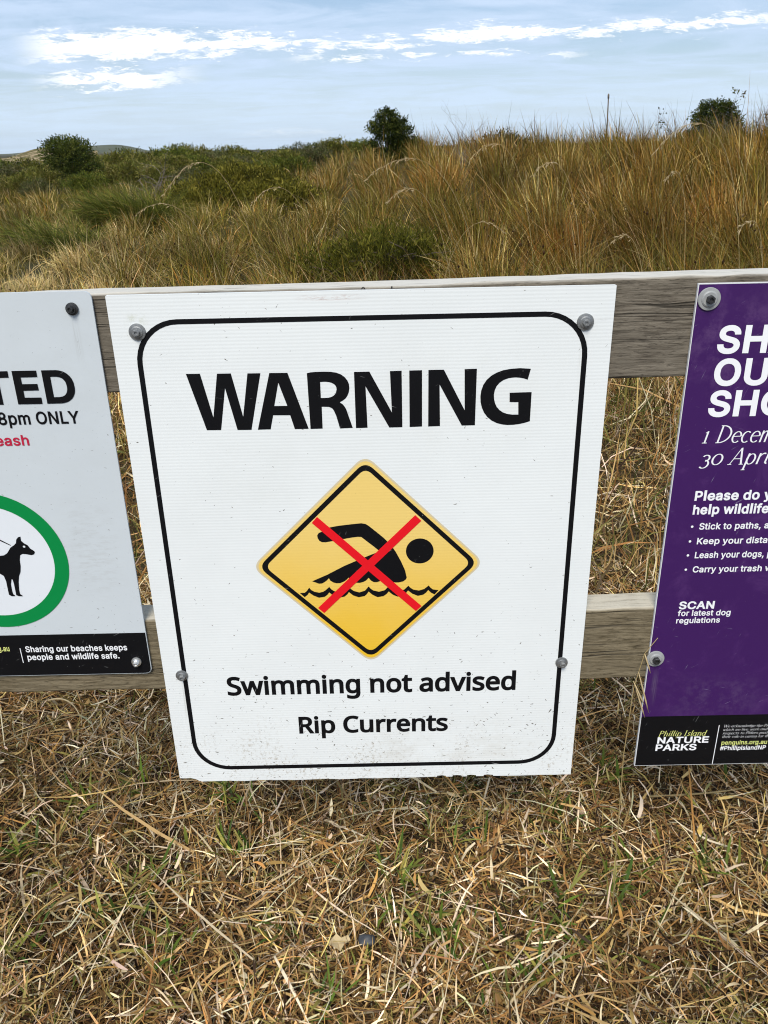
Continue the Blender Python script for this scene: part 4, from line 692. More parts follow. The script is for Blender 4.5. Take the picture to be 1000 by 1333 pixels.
WARNING_SHAPES = [   # the headline letters, millimetres on the sign: (outlines, counters)
([[(-216.3, 637.7), (-199.1, 637.6), (-188.4, 581.8), (-178.4, 637.2), (-161.4, 637.2), (-151.2, 582.0), (-141.2, 636.8), (-125.3, 636.7), (-142.3, 564.5), (-159.8, 564.7), (-170.3, 618.9), (-180.4, 565.1), (-198.3, 565.3)]], []),
([[(-114.5, 636.7), (-92.3, 636.5), (-70.4, 564.4), (-87.8, 564.3), (-92.5, 582.6), (-113.7, 583.0), (-118.2, 564.7), (-134.3, 564.6)]], [[(-104.4, 624.3), (-95.3, 594.8), (-111.4, 594.9)]]),
([[(-68.7, 635.5), (-64.3, 636.5), (-57.7, 636.9), (-51.3, 637.0), (-45.3, 636.9), (-40.0, 636.7), (-32.9, 635.5), (-27.1, 633.1), (-22.6, 629.6), (-19.5, 625.4), (-17.7, 620.7), (-17.4, 615.6), (-18.3, 610.6), (-20.1, 606.3), (-22.6, 602.8), (-26.0, 600.0), (-30.1, 598.0), (-26.9, 595.8), (-24.4, 592.8), (-22.5, 589.2), (-21.1, 585.2), (-20.0, 581.0), (-15.0, 564.4), (-31.1, 564.0), (-35.3, 581.3), (-36.2, 583.2), (-37.5, 586.9), (-39.0, 589.5), (-41.0, 591.2), (-43.5, 592.2), (-46.5, 592.5), (-52.6, 592.7), (-52.9, 564.3), (-68.1, 564.1)]], [[(-53.0, 624.1), (-47.2, 624.4), (-42.6, 623.9), (-38.9, 622.8), (-36.2, 621.2), (-34.4, 619.2), (-33.4, 616.8), (-33.3, 614.1), (-34.1, 610.8), (-35.6, 608.2), (-37.8, 606.2), (-40.6, 604.9), (-44.1, 604.1), (-48.2, 603.9), (-53.1, 604.0)]]),
([[(-11.1, 635.9), (7.7, 635.9), (34.4, 583.6), (32.8, 636.0), (47.1, 636.2), (47.3, 564.0), (30.9, 563.9), (2.5, 617.5), (3.5, 564.2), (-11.0, 564.1)]], []),
([[(56.4, 636.2), (72.0, 636.3), (72.0, 564.4), (56.4, 564.0)]], []),
([[(79.8, 636.4), (98.7, 636.4), (125.1, 584.4), (124.0, 636.6), (139.0, 636.7), (138.4, 564.6), (121.9, 564.5), (93.6, 617.8), (94.5, 564.4), (79.7, 564.2)]], []),
([[(204.9, 635.3), (201.7, 621.7), (196.7, 623.4), (191.7, 624.4), (186.9, 624.8), (182.3, 624.6), (178.1, 624.0), (172.1, 621.9), (167.4, 618.6), (163.9, 614.4), (161.8, 609.3), (160.9, 603.8), (161.3, 598.1), (162.7, 592.5), (165.1, 587.7), (168.5, 583.8), (172.8, 580.7), (178.2, 578.6), (184.7, 577.5), (192.2, 577.4), (191.5, 593.3), (180.7, 593.7), (180.2, 605.7), (207.4, 606.0), (207.2, 568.4), (200.5, 566.3), (193.4, 564.9), (186.4, 564.1), (179.8, 564.0), (173.8, 564.6), (165.7, 566.8), (158.9, 570.4), (153.4, 575.2), (149.2, 581.0), (146.3, 587.5), (144.6, 594.6), (144.2, 601.9), (145.1, 609.5), (147.4, 616.4), (151.2, 622.4), (156.4, 627.3), (163.1, 631.3), (171.3, 634.2), (180.9, 635.8), (192.1, 636.3)]], []),]

def fill2d(loops):
    """flat filled mesh data of closed outlines, counters left open"""
    cu = bpy.data.curves.new('t', 'CURVE'); cu.dimensions = '2D'; cu.fill_mode = 'FRONT'
    for L in loops:
        sp = cu.splines.new('POLY'); sp.points.add(len(L) - 1); sp.use_cyclic_u = True
        for k, q in enumerate(L): sp.points[k].co = (q[0], q[1], 0, 1)
    o = bpy.data.objects.new('t', cu); col.objects.link(o); dg = bpy.context.evaluated_depsgraph_get(); dg.update()
    me = bpy.data.meshes.new_from_object(o.evaluated_get(dg)); V = [(v.co.x, v.co.y) for v in me.vertices]; F = [tuple(p.vertices) for p in me.polygons]
    bpy.data.objects.remove(o); bpy.data.meshes.remove(me); bpy.data.curves.remove(cu); return V, F
STEM = {'B': .235, 'C': .185}
def glyph(ch, st_):
    k = (ch, st_)
    if k not in GL:
        if ch in 'Il' and st_ in STEM:
            w_ = STEM[st_]; h_ = 1. if ch == 'I' else 1.05; GL[k] = ([(.06, 0), (.06 + w_, 0), (.06 + w_, h_), (.06, h_)], [(0, 1, 2, 3)], w_ + .12)
        else:
            adv, e = GLYPHS[st_][ch]; loops = [[tuple(int(c_) / 1000 for c_ in q.split(',')) for q in l_.split(' ')] for l_ in e.split('|')] if e else []
            GL[k] = (fill2d(loops) if loops else ([], [])) + (adv,)
    return GL[k]
# slanted serif letters: strokes (points, half widths) on a 1-high capital grid
def bez(a, b, c, d, n=9):
    return [tuple((1 - t) ** 3 * p + 3 * t * (1 - t) ** 2 * q + 3 * t * t * (1 - t) * r_ + t ** 3 * s for p, q, r_, s in zip(a, b, c, d)) for t in [i_ / n for i_ in range(n + 1)]]
def ell(cx_, cy_, rx, ry, a0, a1, n=18): return [(cx_ + rx * math.cos(R(a0 + (a1 - a0) * q / n)), cy_ + ry * math.sin(R(a0 + (a1 - a0) * q / n))) for q in range(n + 1)]
TK, TN = .050, .024
def ring(cx_, cy_, rx, ry, a0=0, a1=360):                # oval stroke thick at the sides
    p_ = ell(cx_, cy_, rx, ry, a0, a1, 22); return (p_, [TN + (TK - TN) * abs(math.cos(R(a0 + (a1 - a0) * q / 22))) for q in range(23)])
def S(*p_, w=TK): return (list(p_), [w] * len(p_))
def sf(x_, y_, h=.09): return S((x_ - h, y_), (x_ + h, y_), w=TN)
XH = .66
SER = {
 '1': ([S((.20, 0), (.20, .68)), S((.20, .66), (.10, .58), w=TN), sf(.20, .015, .12)], .42),
 '3': ([ring(.22, .42, .16, .18, 150, -90), ring(.22, .06, .20, .24, 90, -140)], .52),
 '0': ([ring(.26, .33, .22, .32)], .56),
 'D': ([S((.14, 0), (.14, 1)), ring(.16, .5, .50, .485, 90, -90), S((.04, .015), (.2, .015), w=TN), S((.04, .985), (.2, .985), w=TN)], .78),
 'A': ([S((.06, 0), (.36, 1), w=TN), S((.36, 1), (.60, 0)), S((.17, .35), (.51, .35), w=TN), sf(.06, .015), sf(.60, .015, .1)], .72),
 'P': ([S((.14, 0), (.14, 1)), ring(.16, .74, .34, .25, 90, -90), sf(.14, .015, .11), S((.04, .985), (.18, .985), w=TN)], .60),
 'I': ([S((.14, 0), (.14, 1)), sf(.14, .015), sf(.14, .985)], .34),
 'W': ([S((.05, 1), (.25, 0)), S((.25, 0), (.45, 1), w=TN), S((.45, 1), (.65, 0)), S((.65, 0), (.85, 1), w=TN), sf(.05, .985), sf(.85, .985)], .95),
 'a': ([ring(.20, .31, .17, .30), S((.38, XH), (.36, .1), (.45, .02))], .54),
 'b': ([S((.10, 1), (.10, .05)), ring(.26, .32, .17, .31)], .52),
 'c': ([ring(.24, .32, .20, .31, 50, 310)], .46),
 'd': ([ring(.20, .31, .17, .30), S((.38, 1.02), (.37, .1), (.45, .02))], .54),
 'e': ([ring(.24, .32, .20, .31, 10, 315), S((.06, .36), (.43, .37), w=TN)], .48),
 'g': ([ring(.20, .33, .17, .29), S((.38, XH), (.37, -.1), (.28, -.28), (.08, -.25), w=.035)], .50),
 'h': ([S((.10, 1.02), (.10, 0)), (bez((.11, .42), (.2, .7), (.38, .7), (.38, .45)), [TN + .002 * q for q in range(10)]), S((.38, .45), (.37, .08), (.46, .02))], .54),
 'i': ([S((.10, XH), (.09, .1), (.17, .02)), S((.10, .86), (.11, .93), w=.055)], .25),
 'k': ([S((.10, 1.02), (.10, 0)), S((.40, XH), (.12, .3), w=TN), S((.14, .33), (.42, .02))], .50),
 'l': ([S((.10, 1.02), (.09, .1), (.18, .02))], .25),
 'm': ([S((.08, XH), (.08, 0)), (bez((.09, .42), (.18, .7), (.32, .7), (.32, .45)), [TN + .002 * q for q in range(10)]), S((.32, .45), (.32, 0)), (bez((.33, .42), (.42, .7), (.57, .7), (.57, .45)), [TN + .002 * q for q in range(10)]), S((.57, .45), (.56, .08), (.65, .02))], .74),
 'n': ([S((.08, XH), (.08, 0)), (bez((.09, .42), (.18, .7), (.36, .7), (.36, .45)), [TN + .002 * q for q in range(10)]), S((.36, .45), (.35, .08), (.44, .02))], .52),
 'o': ([ring(.25, .32, .20, .31)], .50),
 'p': ([S((.10, XH), (.08, -.34)), ring(.26, .32, .18, .31), sf(.08, -.33)], .52),
 'r': ([S((.10, XH), (.10, 0)), (bez((.11, .4), (.16, .6), (.26, .7), (.35, .62)), [TN + .003 * q for q in range(10)])], .38),
 's': ([(bez((.34, .56), (.2, .72), (.02, .55), (.19, .36)) + bez((.19, .36), (.42, .2), (.25, -.1), (.05, .1))[1:], [TN + .02] * 19)], .42),
 't': ([S((.14, .86), (.12, .1), (.22, .02)), S((.02, XH), (.28, XH), w=TN)], .32),
 'u': ([S((.08, XH), (.08, .2), (.18, .02), (.34, .14), w=.04), S((.38, XH), (.37, .08), (.46, .02))], .54),
 'v': ([S((.05, XH), (.18, 0)), S((.18, 0), (.36, XH), w=TN)], .44),
 'w': ([S((.05, XH), (.16, 0)), S((.16, 0), (.30, XH), w=TN), S((.30, XH), (.40, 0)), S((.40, 0), (.56, XH), w=TN)], .64),
 'y': ([S((.08, XH), (.2, .02)), S((.38, XH), (.22, 0), (.06, -.3), w=.032)], .48),
 ',': ([S((.08, .05), (.05, -.14), w=.035)], .2), ' ': ([], .30)}
def serif_glyph(ch, wt=1., slant=.20):
    k = ('serif', ch, wt)
    if k not in GL:
        V, F = [], []; st_, adv = SER[ch]
        for q, (pts, ws) in enumerate(st_):
            n0 = len(V); N_ = len(pts)
            for s in range(N_):
                a_, b2 = pts[max(s - 1, 0)], pts[min(s + 1, N_ - 1)]; dx_, dy_ = b2[0] - a_[0], b2[1] - a_[1]; l_ = math.hypot(dx_, dy_) or 1
                nx_, ny_ = -dy_ / l_ * ws[s] * wt, dx_ / l_ * ws[s] * wt
                for sg in (1, -1):
                    X, Y = pts[s][0] + nx_ * sg, pts[s][1] + ny_ * sg; V.append((X + slant * Y, Y, q))
            for s in range(N_ - 1): F.append((n0 + 2 * s, n0 + 2 * s + 1, n0 + 2 * s + 3, n0 + 2 * s + 2))
        GL[k] = (V, F, adv)
    return GL[k]
def lay(text, st_='C', serif=None, track=0.):
    """flat glyph run, cap height 1: verts (x, y, layer), faces, spans per char"""
    V, F, spans, x_ = [], [], [], 0.
    for ch in text:
        g_ = serif_glyph(ch, serif) if serif else glyph(ch, st_); k = 1.; n0 = len(V)
        for q in g_[0]: V.append((x_ + q[0] * k, q[1] * k, q[2] if serif else 0))
        F += [tuple(a_ + n0 for a_ in f) for f in g_[1]]
        xs = [v_[0] for v_ in V[n0:]]; spans.append((min(xs), max(xs)) if xs else (x_, x_)); x_ += g_[2] * k + track
    return V, F, spans
def letters(name, text, x0, x1, base, cap, mat, parent, ref=None, st_='C', y=-.00025, serif=None, track=0., slope=0., label=None, scale_x=None):
    """lettering whose run ref spans x0..x1 (mm on the sign) with its baseline and capital top given in mm"""
    V, F, sp = lay(text, st_, serif, track); i0 = text.index(ref) if ref else 0; i1 = i0 + len(ref or text) - 1
    a_, b2 = sp[i0][0], sp[i1][1]; kx = scale_x or (x1 - x0) / (b2 - a_); kz = cap - base
    W_ = [((x0 + (q[0] - a_) * kx) / 1000, y - q[2] * .00002, HB + (base + q[1] * kz + slope * (q[0] - a_) * kx) / 1000) for q in V]
    o = link(name, mesh_py(name, W_, F), mat, parent)
    if label: o['label'] = label
    return kx
def flat(name, polys, mat, parent, y, label=None):
    V, F = [], []
    for n_, pts in enumerate(polys):
        n0 = len(V); ar = sum(pts[k][0] * pts[(k + 1) % len(pts)][1] - pts[(k + 1) % len(pts)][0] * pts[k][1] for k in range(len(pts)))
        pts = pts if ar > 0 else pts[::-1]; V += [(q[0] / 1000, y - .00003 * n_, HB + q[1] / 1000) for q in pts]; F.append(tuple(range(n0, len(V))))
    o = link(name, mesh_py(name, V, F), mat, parent)
    if label: o['label'] = label
    return o
def band(name, outer, inner, mat, parent, y, label=None):
    n = len(outer); V = [(q[0] / 1000, y, HB + q[1] / 1000) for q in outer + inner]; F = [(k, (k + 1) % n, n + (k + 1) % n, n + k) for k in range(n)]
    o = link(name, mesh_py(name, V, F), mat, parent)
    if label: o['label'] = label
    return o
def rrect(x0, x1, z0, z1, r, n=10):
    o = []
    for (cx_, cz_, a0) in ((x1 - r, z1 - r, 0), (x0 + r, z1 - r, 90), (x0 + r, z0 + r, 180), (x1 - r, z0 + r, 270)):
        for q in range(n + 1): a = R(a0 + 90 * q / n); o.append((cx_ + r * math.cos(a), cz_ + r * math.sin(a)))
    return o
def rpoly(pts, r, n=8):
    o = []; N_ = len(pts)
    for k in range(N_):
        p_, a_, b2 = Vector(pts[k]), Vector(pts[k - 1]), Vector(pts[(k + 1) % N_]); u1, u2 = (a_ - p_).normalized(), (b2 - p_).normalized(); ang = u1.angle(u2); d = r / math.tan(ang / 2)
        s0, s1 = p_ + u1 * d, p_ + u2 * d
        for q in range(n + 1): s = q / n; w_ = s0 * (1 - s) ** 2 + p_ * 2 * s * (1 - s) + s1 * s * s; o.append((w_.x, w_.y))
    return o
def slab(name, outline, y0, y1, mat, parent):
    """outline (mm) extruded from front y0 to back y1, arris slightly eased"""
    bm = bmesh.new(); f = bm.faces.new([bm.verts.new((q[0] / 1000, y1, HB + q[1] / 1000)) for q in outline]); ex = bmesh.ops.extrude_face_region(bm, geom=[f])
    for v_ in ex['geom']:
        if isinstance(v_, bmesh.types.BMVert): v_.co.y = y0
    bmesh.ops.recalc_face_normals(bm, faces=bm.faces); return link(name, bm_mesh(name, bm), mat, parent)

M_white = printed('white_fluted_board', (.79, .81, .79), .45, ribs=True, dirt=1.25, spec=.15, dirt_z=(.35, .78), marks=(
    (-.268, HB + .645, .006, .050, .30, (.33, .30, .22), 900, 12), (.2668, HB + .640, .007, .055, .34, (.33, .30, .22), 900, 12), (-.274, HB + .150, .006, .045, .4, (.30, .27, .19), 900, 12), (.2717, HB + .150, .006, .050, .4, (.30, .27, .19), 900, 12),
    (-.268, HB + .702, .018, .013, .45, (.42, .43, .26), 120, 120), (-.035, HB + .7255, .050, .0045, .85, (.42, .25, .20), 70, 420), (.285, HB + .693, .016, .0035, .6, (.50, .50, .49), 60, 300),  # last mark: shade of a crease in the board, painted as grey
    (.12, HB + .60, .16, .10, .10, (.55, .50, .38), 9, 9), (-.12, HB + .50, .16, .16, .10, (.50, .50, .44), 7, 11), (.1, HB + .07, .20, .07, .22, (.42, .36, .25), 14, 22)))
M_ink = printed('black_vinyl_ink', (.006, .006, .007), .5, amount=1., spec=.12)
M_ink2 = printed('black_vinyl_ink_clean', (.006, .006, .007), .5, spec=.12)
m, t, p = new_mat('yellow_ink'); tcn = t.node('ShaderNodeTexCoord'); ob = tcn.outputs['Object']; x, y, z = t.sep(ob)   # ink paler towards its upper half
f_ = t.ramp(t.m('ADD', z, t.m('MULTIPLY', t.noise(ob, 14., 4), .09)), HB + .25, HB + .50)
c_ = t.mix(f_, (.83, .50, .024), (.84, .60, .18)); c_ = t.mix(t.m('MULTIPLY', t.ramp(t.noise(ob, 260., 3), .70, .76), .5), c_, (.30, .2, .06))
t.l.new(c_, p.inputs['Base Color']); p.inputs['Roughness'].default_value = .42
w_ = t.m('SINE', t.m('MULTIPLY', z, 2 * math.pi / .0043)); b2_ = t.node('ShaderNodeBump'); b2_.inputs['Strength'].default_value = .2; b2_.inputs['Distance'].default_value = .00012
t.l.new(w_, b2_.inputs['Height']); t.l.new(b2_.outputs[0], p.inputs['Normal']); M_yellow = m
M_tan = printed('pale_tan_ink', (.66, .56, .36), .45)
M_red = printed('red_ink', (.78, .010, .018), .45)
M_redtext = printed('crimson_ink', (.50, .02, .055), .42)
M_grey = printed('cool_grey_reflective_sheet', (.59, .63, .645), .4, dirt=.8, dirt_z=(.4, .95), marks=((-.40, HB + .60, .2, .2, .16, (.46, .48, .46), 10, 14), (-.37, HB + .40, .05, .1, .3, (.40, .40, .38), 60, 200), (-.341, HB + .68, .007, .035, .35, (.33, .33, .30), 800, 12)))
M_disc = printed('white_reflective_sheet', (.74, .765, .785), .4, dirt=.35, dirt_z=(.4, .9))
M_green = printed('green_ink', (.004, .235, .055), .4)
M_purple = printed('purple_print', (.049, .013, .098), .45, scratch=(.35, .32, .42), amount=1.2, fade=.5, fade_col=(.095, .035, .15), spec=.2, marks=((.45, HB + .66, .09, .08, .4, (.16, .085, .20), 45, 45), (.5, HB + .14, .1, .05, .3, (.14, .09, .18), 60, 60), (.41, HB + .16, .006, .04, .4, (.2, .17, .2), 800, 14)))
M_black = printed('black_print_strip', (.006, .006, .007), .45, scratch=(.5, .5, .48), amount=1.3, spec=.15)
M_wtext = printed('white_print', (.88, .88, .88), .42)
M_lime = printed('lime_print', (.66, .70, .22), .45)
M_galv = plain('dull_galvanised_steel', (.30, .305, .30), .48, .75, .5, .3, 400.)
M_bright = plain('bright_zinc', (.72, .72, .70), .3, .8, .5, .2, 400.)
M_dsteel = plain('dark_stained_steel', (.055, .055, .055), .4, .6, .5, .4, 400.)
M_pwash = plain('pale_grey_washer', (.33, .335, .325), .5, .0, .4)

def lathe(prof, n=28):
    """profile (radius, distance out of the sign) turned about the bolt axis"""
    bm = bmesh.new(); rings = [[bm.verts.new((r_ * math.cos(6.28318 * k / n), -h_, r_ * math.sin(6.28318 * k / n))) for k in range(n)] for r_, h_ in prof]
    for a_, b2 in zip(rings, rings[1:]):
        for k in range(n): bm.faces.new((a_[k], a_[(k + 1) % n], b2[(k + 1) % n], b2[k]))
    bm.faces.new(rings[-1]); bm.faces.new(rings[0][::-1]); bmesh.ops.recalc_face_normals(bm, faces=bm.faces); return bm
def hexhead(r, h0, h1, rot, socket=True):
    bm = bmesh.new(); ringn = lambda rr, h, n=6: [bm.verts.new((rr * math.cos(rot + 6.28318 * k / n), -h, rr * math.sin(rot + 6.28318 * k / n))) for k in range(n)]
    L = [ringn(r, h0), ringn(r, h1 - r * .15), ringn(r * .88, h1)]
    if socket: L += [ringn(r * .5, h1), ringn(r * .46, h1 - r * .35)]
    for a_, b2 in zip(L, L[1:]):
        for k in range(6): bm.faces.new((a_[k], a_[(k + 1) % 6], b2[(k + 1) % 6], b2[k]))
    bm.faces.new(L[-1]); bm.faces.new(L[0][::-1]); bmesh.ops.recalc_face_normals(bm, faces=bm.faces); return bm
def bolt(parent, x_, z_, rw, rh, mw, mh, rot=.3, dome=False, off=(0, 0)):
    b0 = link('bolt', bm_mesh('bolt', hexhead(rh, .0015, rh * 1.25 + .002, rot)), mh, parent, (x_ / 1000 + off[0], -.0008, HB + z_ / 1000 + off[1]))
    w0 = link('washer', bm_mesh('washer', lathe([(rw, -.0006), (rw, .0006), (rw * .97, .0012), (rw * .72, .0016), (rw * .70, .0024), (rw * .60, .0034 if dome else .0028), (rw * .2, .0032)]), False), mw, b0, (-off[0], 0, -off[1]))
    return b0

flat('nick', [[(2.4, 736), (3.5, 736), (-.5, 731), (-1.7, 731)], [(2.9, 736), (4.1, 736), (6.8, 731), (5.5, 731)]], M_ink2, fence, .0053, 'small dark knife nick in the top rail')
flat('nick', [[(35.8, 736), (37.6, 736), (37.2, 732.5), (36.2, 732.5)]], M_ink2, fence, .0053, 'short dark nick in the top rail')
# ------------------------------------------------------------------ warning sign
ws = tag(empty('warning_sign', (0, 0, 0)), 'large white swimming warning sign with a yellow diamond, bolted to the fence', 'sign')
rnd = random.Random(5)
bot = [(-300, 7.5), (-291, 7), (-284, 7.6), (-276, 5.2), (-273, 3.6), (-271, 1.6)]
bx_ = -266
while bx_ < 92: bot.append((bx_, rnd.uniform(-.5, .7))); bx_ += rnd.uniform(9, 24)
for a_ in (94, 118, 140, 166):
    bot += [(a_, .2), (a_ + 1, 2.6), (a_ + 6 + rnd.uniform(0, 6), 3.2), (a_ + 14, 2.2), (a_ + 15, .1)]
bx_ = 196
while bx_ < 296: bot.append((bx_, rnd.uniform(-.4, .5))); bx_ += rnd.uniform(12, 25)
bot.append((300, 0))
slab('panel', bot + [(300.3, 732.5), (299, 733), (-299, 733), (-300, 732)], 0, .0046, M_white, ws)
band('border', rrect(-273.5, 272.5, 22.8, 704, 54), rrect(-267, 266, 29.6, 697.8, 47.5), M_ink, ws, -.0002)
V, F = [], []
for o_, h_ in WARNING_SHAPES:
    v_, f_ = fill2d(o_ + h_); n0 = len(V); V += [(q[0] / 1000, -.00025, HB + q[1] / 1000) for q in v_]; F += [tuple(c_ + n0 for c_ in f) for f in f_]
link('lettering', mesh_py('lettering', V, F), M_ink, ws)['label'] = 'bold black WARNING lettering'
letters('lettering', 'Swimming not advised', -211.2, 207.7, 159.6, 192.2, M_ink, ws, st_='A', label='black Swimming not advised lettering')
letters('lettering', 'Rip Currents', -111.4, 110.1, 88.1, 119.2, M_ink, ws, st_='A', label='black Rip Currents lettering')
sq = lambda k: [(-.8, 370.2 + 151.6 * k), (149.9 * k - .8, 370.2), (-.8, 370.2 - 151.6 * k), (-151. * k - .8, 370.2)]
dm = flat('diamond', [rpoly(sq(1.045), 17)], M_tan, ws, -.0002, 'yellow diamond pictogram')
flat('yellow_field', [rpoly(sq(1.022), 16)], M_yellow, dm, -.0004)
band('black_edge', rpoly(sq(.985), 14.5), rpoly(sq(.925), 11), M_ink, dm, -.0006)
sw = [(-60.4, 421.4), (-52.6, 426.9), (-37.8, 429.5), (-21.5, 431.3), (-8.5, 432.4), (-2.6, 431.2), (1.8, 427.9), (10.7, 419.8), (21.0, 410.1), (30.0, 399.6), (36.5, 389.2), (43.6, 374.2), (48.8, 360.9), (51.0, 349.5), (49.4, 346.2), (45.9, 343.6), (40, 342.2), (35.8, 342.2), (30, 343.2), (25.8, 345.1), (19.2, 350.2), (14.0, 344.6), (10, 343.2), (5.6, 343.6), (2, 346), (-.9, 350.3), (-4.5, 346.2), (-8.5, 344.0), (-13, 342.8), (-17.9, 343.0), (-22, 344.6), (-26.2, 347.4), (-28.4, 351.3), (-31, 348), (-34.6, 345.3), (-40, 342.9), (-44.8, 342.9), (-49, 344), (-53.1, 346.9), (-55.2, 350.8), (-58, 347.5), (-61.5, 344.8), (-65, 342.9), (-69.0, 342.7), (-78.2, 346.7), (-57.6, 356.1), (-33.7, 369.2), (-10.1, 379.9), (15.0, 390.4), (6.9, 398.0), (-9.1, 412.2), (-14, 412.6), (-22.2, 411.6), (-36, 409.2), (-48.6, 406.9), (-57, 405.4), (-61.8, 405.7), (-65.2, 407.9), (-67.3, 412), (-67.6, 416), (-65.3, 419.6)]
flat('swimmer', [sw, ell(68.8, 389.6, 18.6, 18.8, 0, 352, 40)], M_ink, dm, -.0006, 'black swimmer figure')
wave_t = [(-96.1, 328.7), (-89.4, 328.9), (-86, 332), (-82.8, 336.9), (-80, 333), (-75.8, 330.3), (-69.1, 328.6), (-64, 330), (-60.5, 332.3), (-55.2, 337.4), (-52.5, 333.5), (-48.1, 330.3), (-40.4, 328.2), (-33.6, 330.3), (-28.3, 337), (-25.5, 333.3), (-21.7, 330.3), (-14.4, 327.8), (-6.5, 330.5), (-1.3, 336.9), (1.5, 333.2), (5.3, 330.4), (12.7, 328.3), (20.8, 330.6), (25.8, 336.4), (28.5, 332.8), (32.3, 330.1), (39.7, 328.2), (47.5, 331), (53.2, 336.8), (56, 333.4), (60.0, 330.6), (67.4, 328.9), (74.8, 331.2), (80.9, 336.6), (83.5, 333), (86.9, 330.2), (94.4, 328.9)]
wave_b = [(89.0, 322.3), (84.5, 324.8), (80.2, 329.4), (77.5, 325.6), (73.4, 322.2), (66.0, 320.6), (58.6, 324.0), (52.5, 329.3), (49.8, 325.4), (45.7, 322.0), (38.2, 319.9), (31.5, 323.2), (26.1, 328.4), (23, 324.4), (18.6, 321.1), (10.4, 319.8), (3.8, 323.6), (-1.5, 328.8), (-4, 325), (-7.1, 322.0), (-15.3, 320.2), (-22.7, 323.1), (-28.6, 328.7), (-31, 325), (-34.9, 321.6), (-43.1, 320.2), (-50.4, 323.5), (-55.6, 328.8), (-58.2, 325.2), (-62.0, 322.0), (-70.2, 320.8), (-77.4, 324.2), (-83.3, 329.2), (-85.6, 325.6), (-89.7, 322.0)]
flat('wave_line', [wave_t + wave_b], M_ink, dm, -.0006)
flat('red_cross', [[(-66.4, 443.0), (71.1, 304.5), (63.2, 296.6), (-73.8, 434.4)], [(63.0, 442.8), (70.9, 434.4), (-64.1, 296.4), (-72.2, 304.7)]], M_red, dm, -.0009)
for q, (x_, z_) in enumerate(((-268, 689.9), (266.8, 690.7), (-274, 196.9), (271.7, 206.3))): bolt(ws, x_, z_, (.0102, .0102, .0088, .0088)[q], .0042, M_galv, M_galv, .2 + q, False, ((0, .0), (.0, .0), (.001, -.001), (.001, -.0012))[q])

# ------------------------------------------------------------------ grey dog sign (left)
ds = tag(empty('dog_rules_sign', (0, 0, 0)), 'pale grey sign with a green ring, leashed dog and black lower strip at left', 'sign')
slab('panel', rrect(-697, -316.5, 201, 738.5, 9, 8), .0008, .0034, M_grey, ds)
Y0 = .0005
out = rrect(-697, -316.5, 201, 738.5, 9, 8)
strip = [(-697, 269.5), (-316.5, 269.5)] + [(-316.5, 210)] + [q for q in out[27:36]][::-1] + [(-688, 201.0)] + [(-697, 210)]
strip = [(-696.2, 269.5), (-317.3, 269.5), (-317.3, 210), (-318.2, 205.6), (-321.5, 202.6), (-326, 201.8), (-687, 201.8), (-692, 202.6), (-695.3, 205.6), (-696.2, 210)]
flat('black_strip', [strip], M_black, ds, Y0)
flat('white_disc', [ell(-507, 385.4, 84, 84, 0, 354, 60)], M_disc, ds, Y0)
band('green_ring', ell(-507, 385.4, 101.8, 101.8, 0, 356.25, 95), ell(-507, 385.4, 83, 83, 0, 356.25, 95), M_green, ds, Y0 - .0004)
dog = [(-494.7, 394.9), (-489.3, 395.4), (-484.3, 398.6), (-478.4, 406.5), (-472.8, 410.3), (-469.6, 413.2), (-468.3, 418.2), (-465.2, 421.8), (-461.7, 422.8), (-462.1, 416.5), (-459.0, 412.9), (-454.8, 409.9), (-452.2, 404.8), (-447.5, 400.8), (-447.2, 398.5), (-449, 395.9), (-452.4, 394.9), (-459.5, 396.5), (-464.2, 397), (-467.6, 395), (-469.6, 387.7), (-470.2, 378.7), (-472.2, 369.6), (-475.4, 363.5), (-477.8, 354.3), (-479.6, 341.9), (-479.6, 335.8), (-476.8, 333.2), (-476.6, 332), (-481.9, 332.2), (-485.2, 334), (-485, 342.0), (-484.8, 351.3), (-485.2, 358), (-486.5, 359.1), (-488.9, 351.4), (-489.4, 342.1), (-489.2, 336), (-486.9, 333.5), (-487, 332.4), (-491.9, 332.5), (-495, 335), (-494.9, 345.3), (-494.6, 356), (-496, 364), (-500.3, 367.6),
       (-511, 370), (-522, 371.5), (-531, 370), (-535, 362), (-538, 356), (-534.5, 349), (-536, 340), (-536, 335), (-533, 333), (-533, 332), (-539, 332), (-541.5, 334), (-541, 342), (-541.5, 349), (-545, 355), (-547, 350), (-551, 340), (-551.5, 335), (-549, 333), (-549, 332), (-555, 332), (-557, 335), (-556, 343), (-553, 354), (-554, 366), (-555, 376), (-557, 384), (-564, 391), (-572, 393), (-575, 396), (-573, 398), (-564, 397), (-556, 394), (-548, 395.5), (-532, 396.5), (-512, 396)]
dg_ = flat('dog', [dog], M_ink, ds, Y0 - .0004, 'black leashed dog figure')
flat('leash', [[(-476.9, 409.2), (-478, 411.2), (-489.9, 419.1), (-553, 452), (-555, 449.5), (-489.9, 416.9)]], M_ink, dg_, Y0 - .0004)
flat('eye', [ell(-459.6, 407.9, 1.7, 1.5, 0, 330, 11)], M_disc, dg_, Y0 - .0007)
LY = Y0 - .0003
letters('lettering', 'PERMITTED', -428, -354.6, 603.6, 645.8, M_ink, ds, ref='ED', st_='B', track=.035, y=LY, label='bold black capital lettering')
letters('lettering', '8pm ONLY', -409.6, -355.6, 577.4, 593.9, M_ink2, ds, ref='ONLY', st_='C', track=.03, y=LY, label='black opening time lettering')
letters('lettering', 'on leash', -455.5, -424.4, 549.9, 564.0, M_redtext, ds, ref='ash', st_='C', track=.03, y=LY, label='red leash lettering')
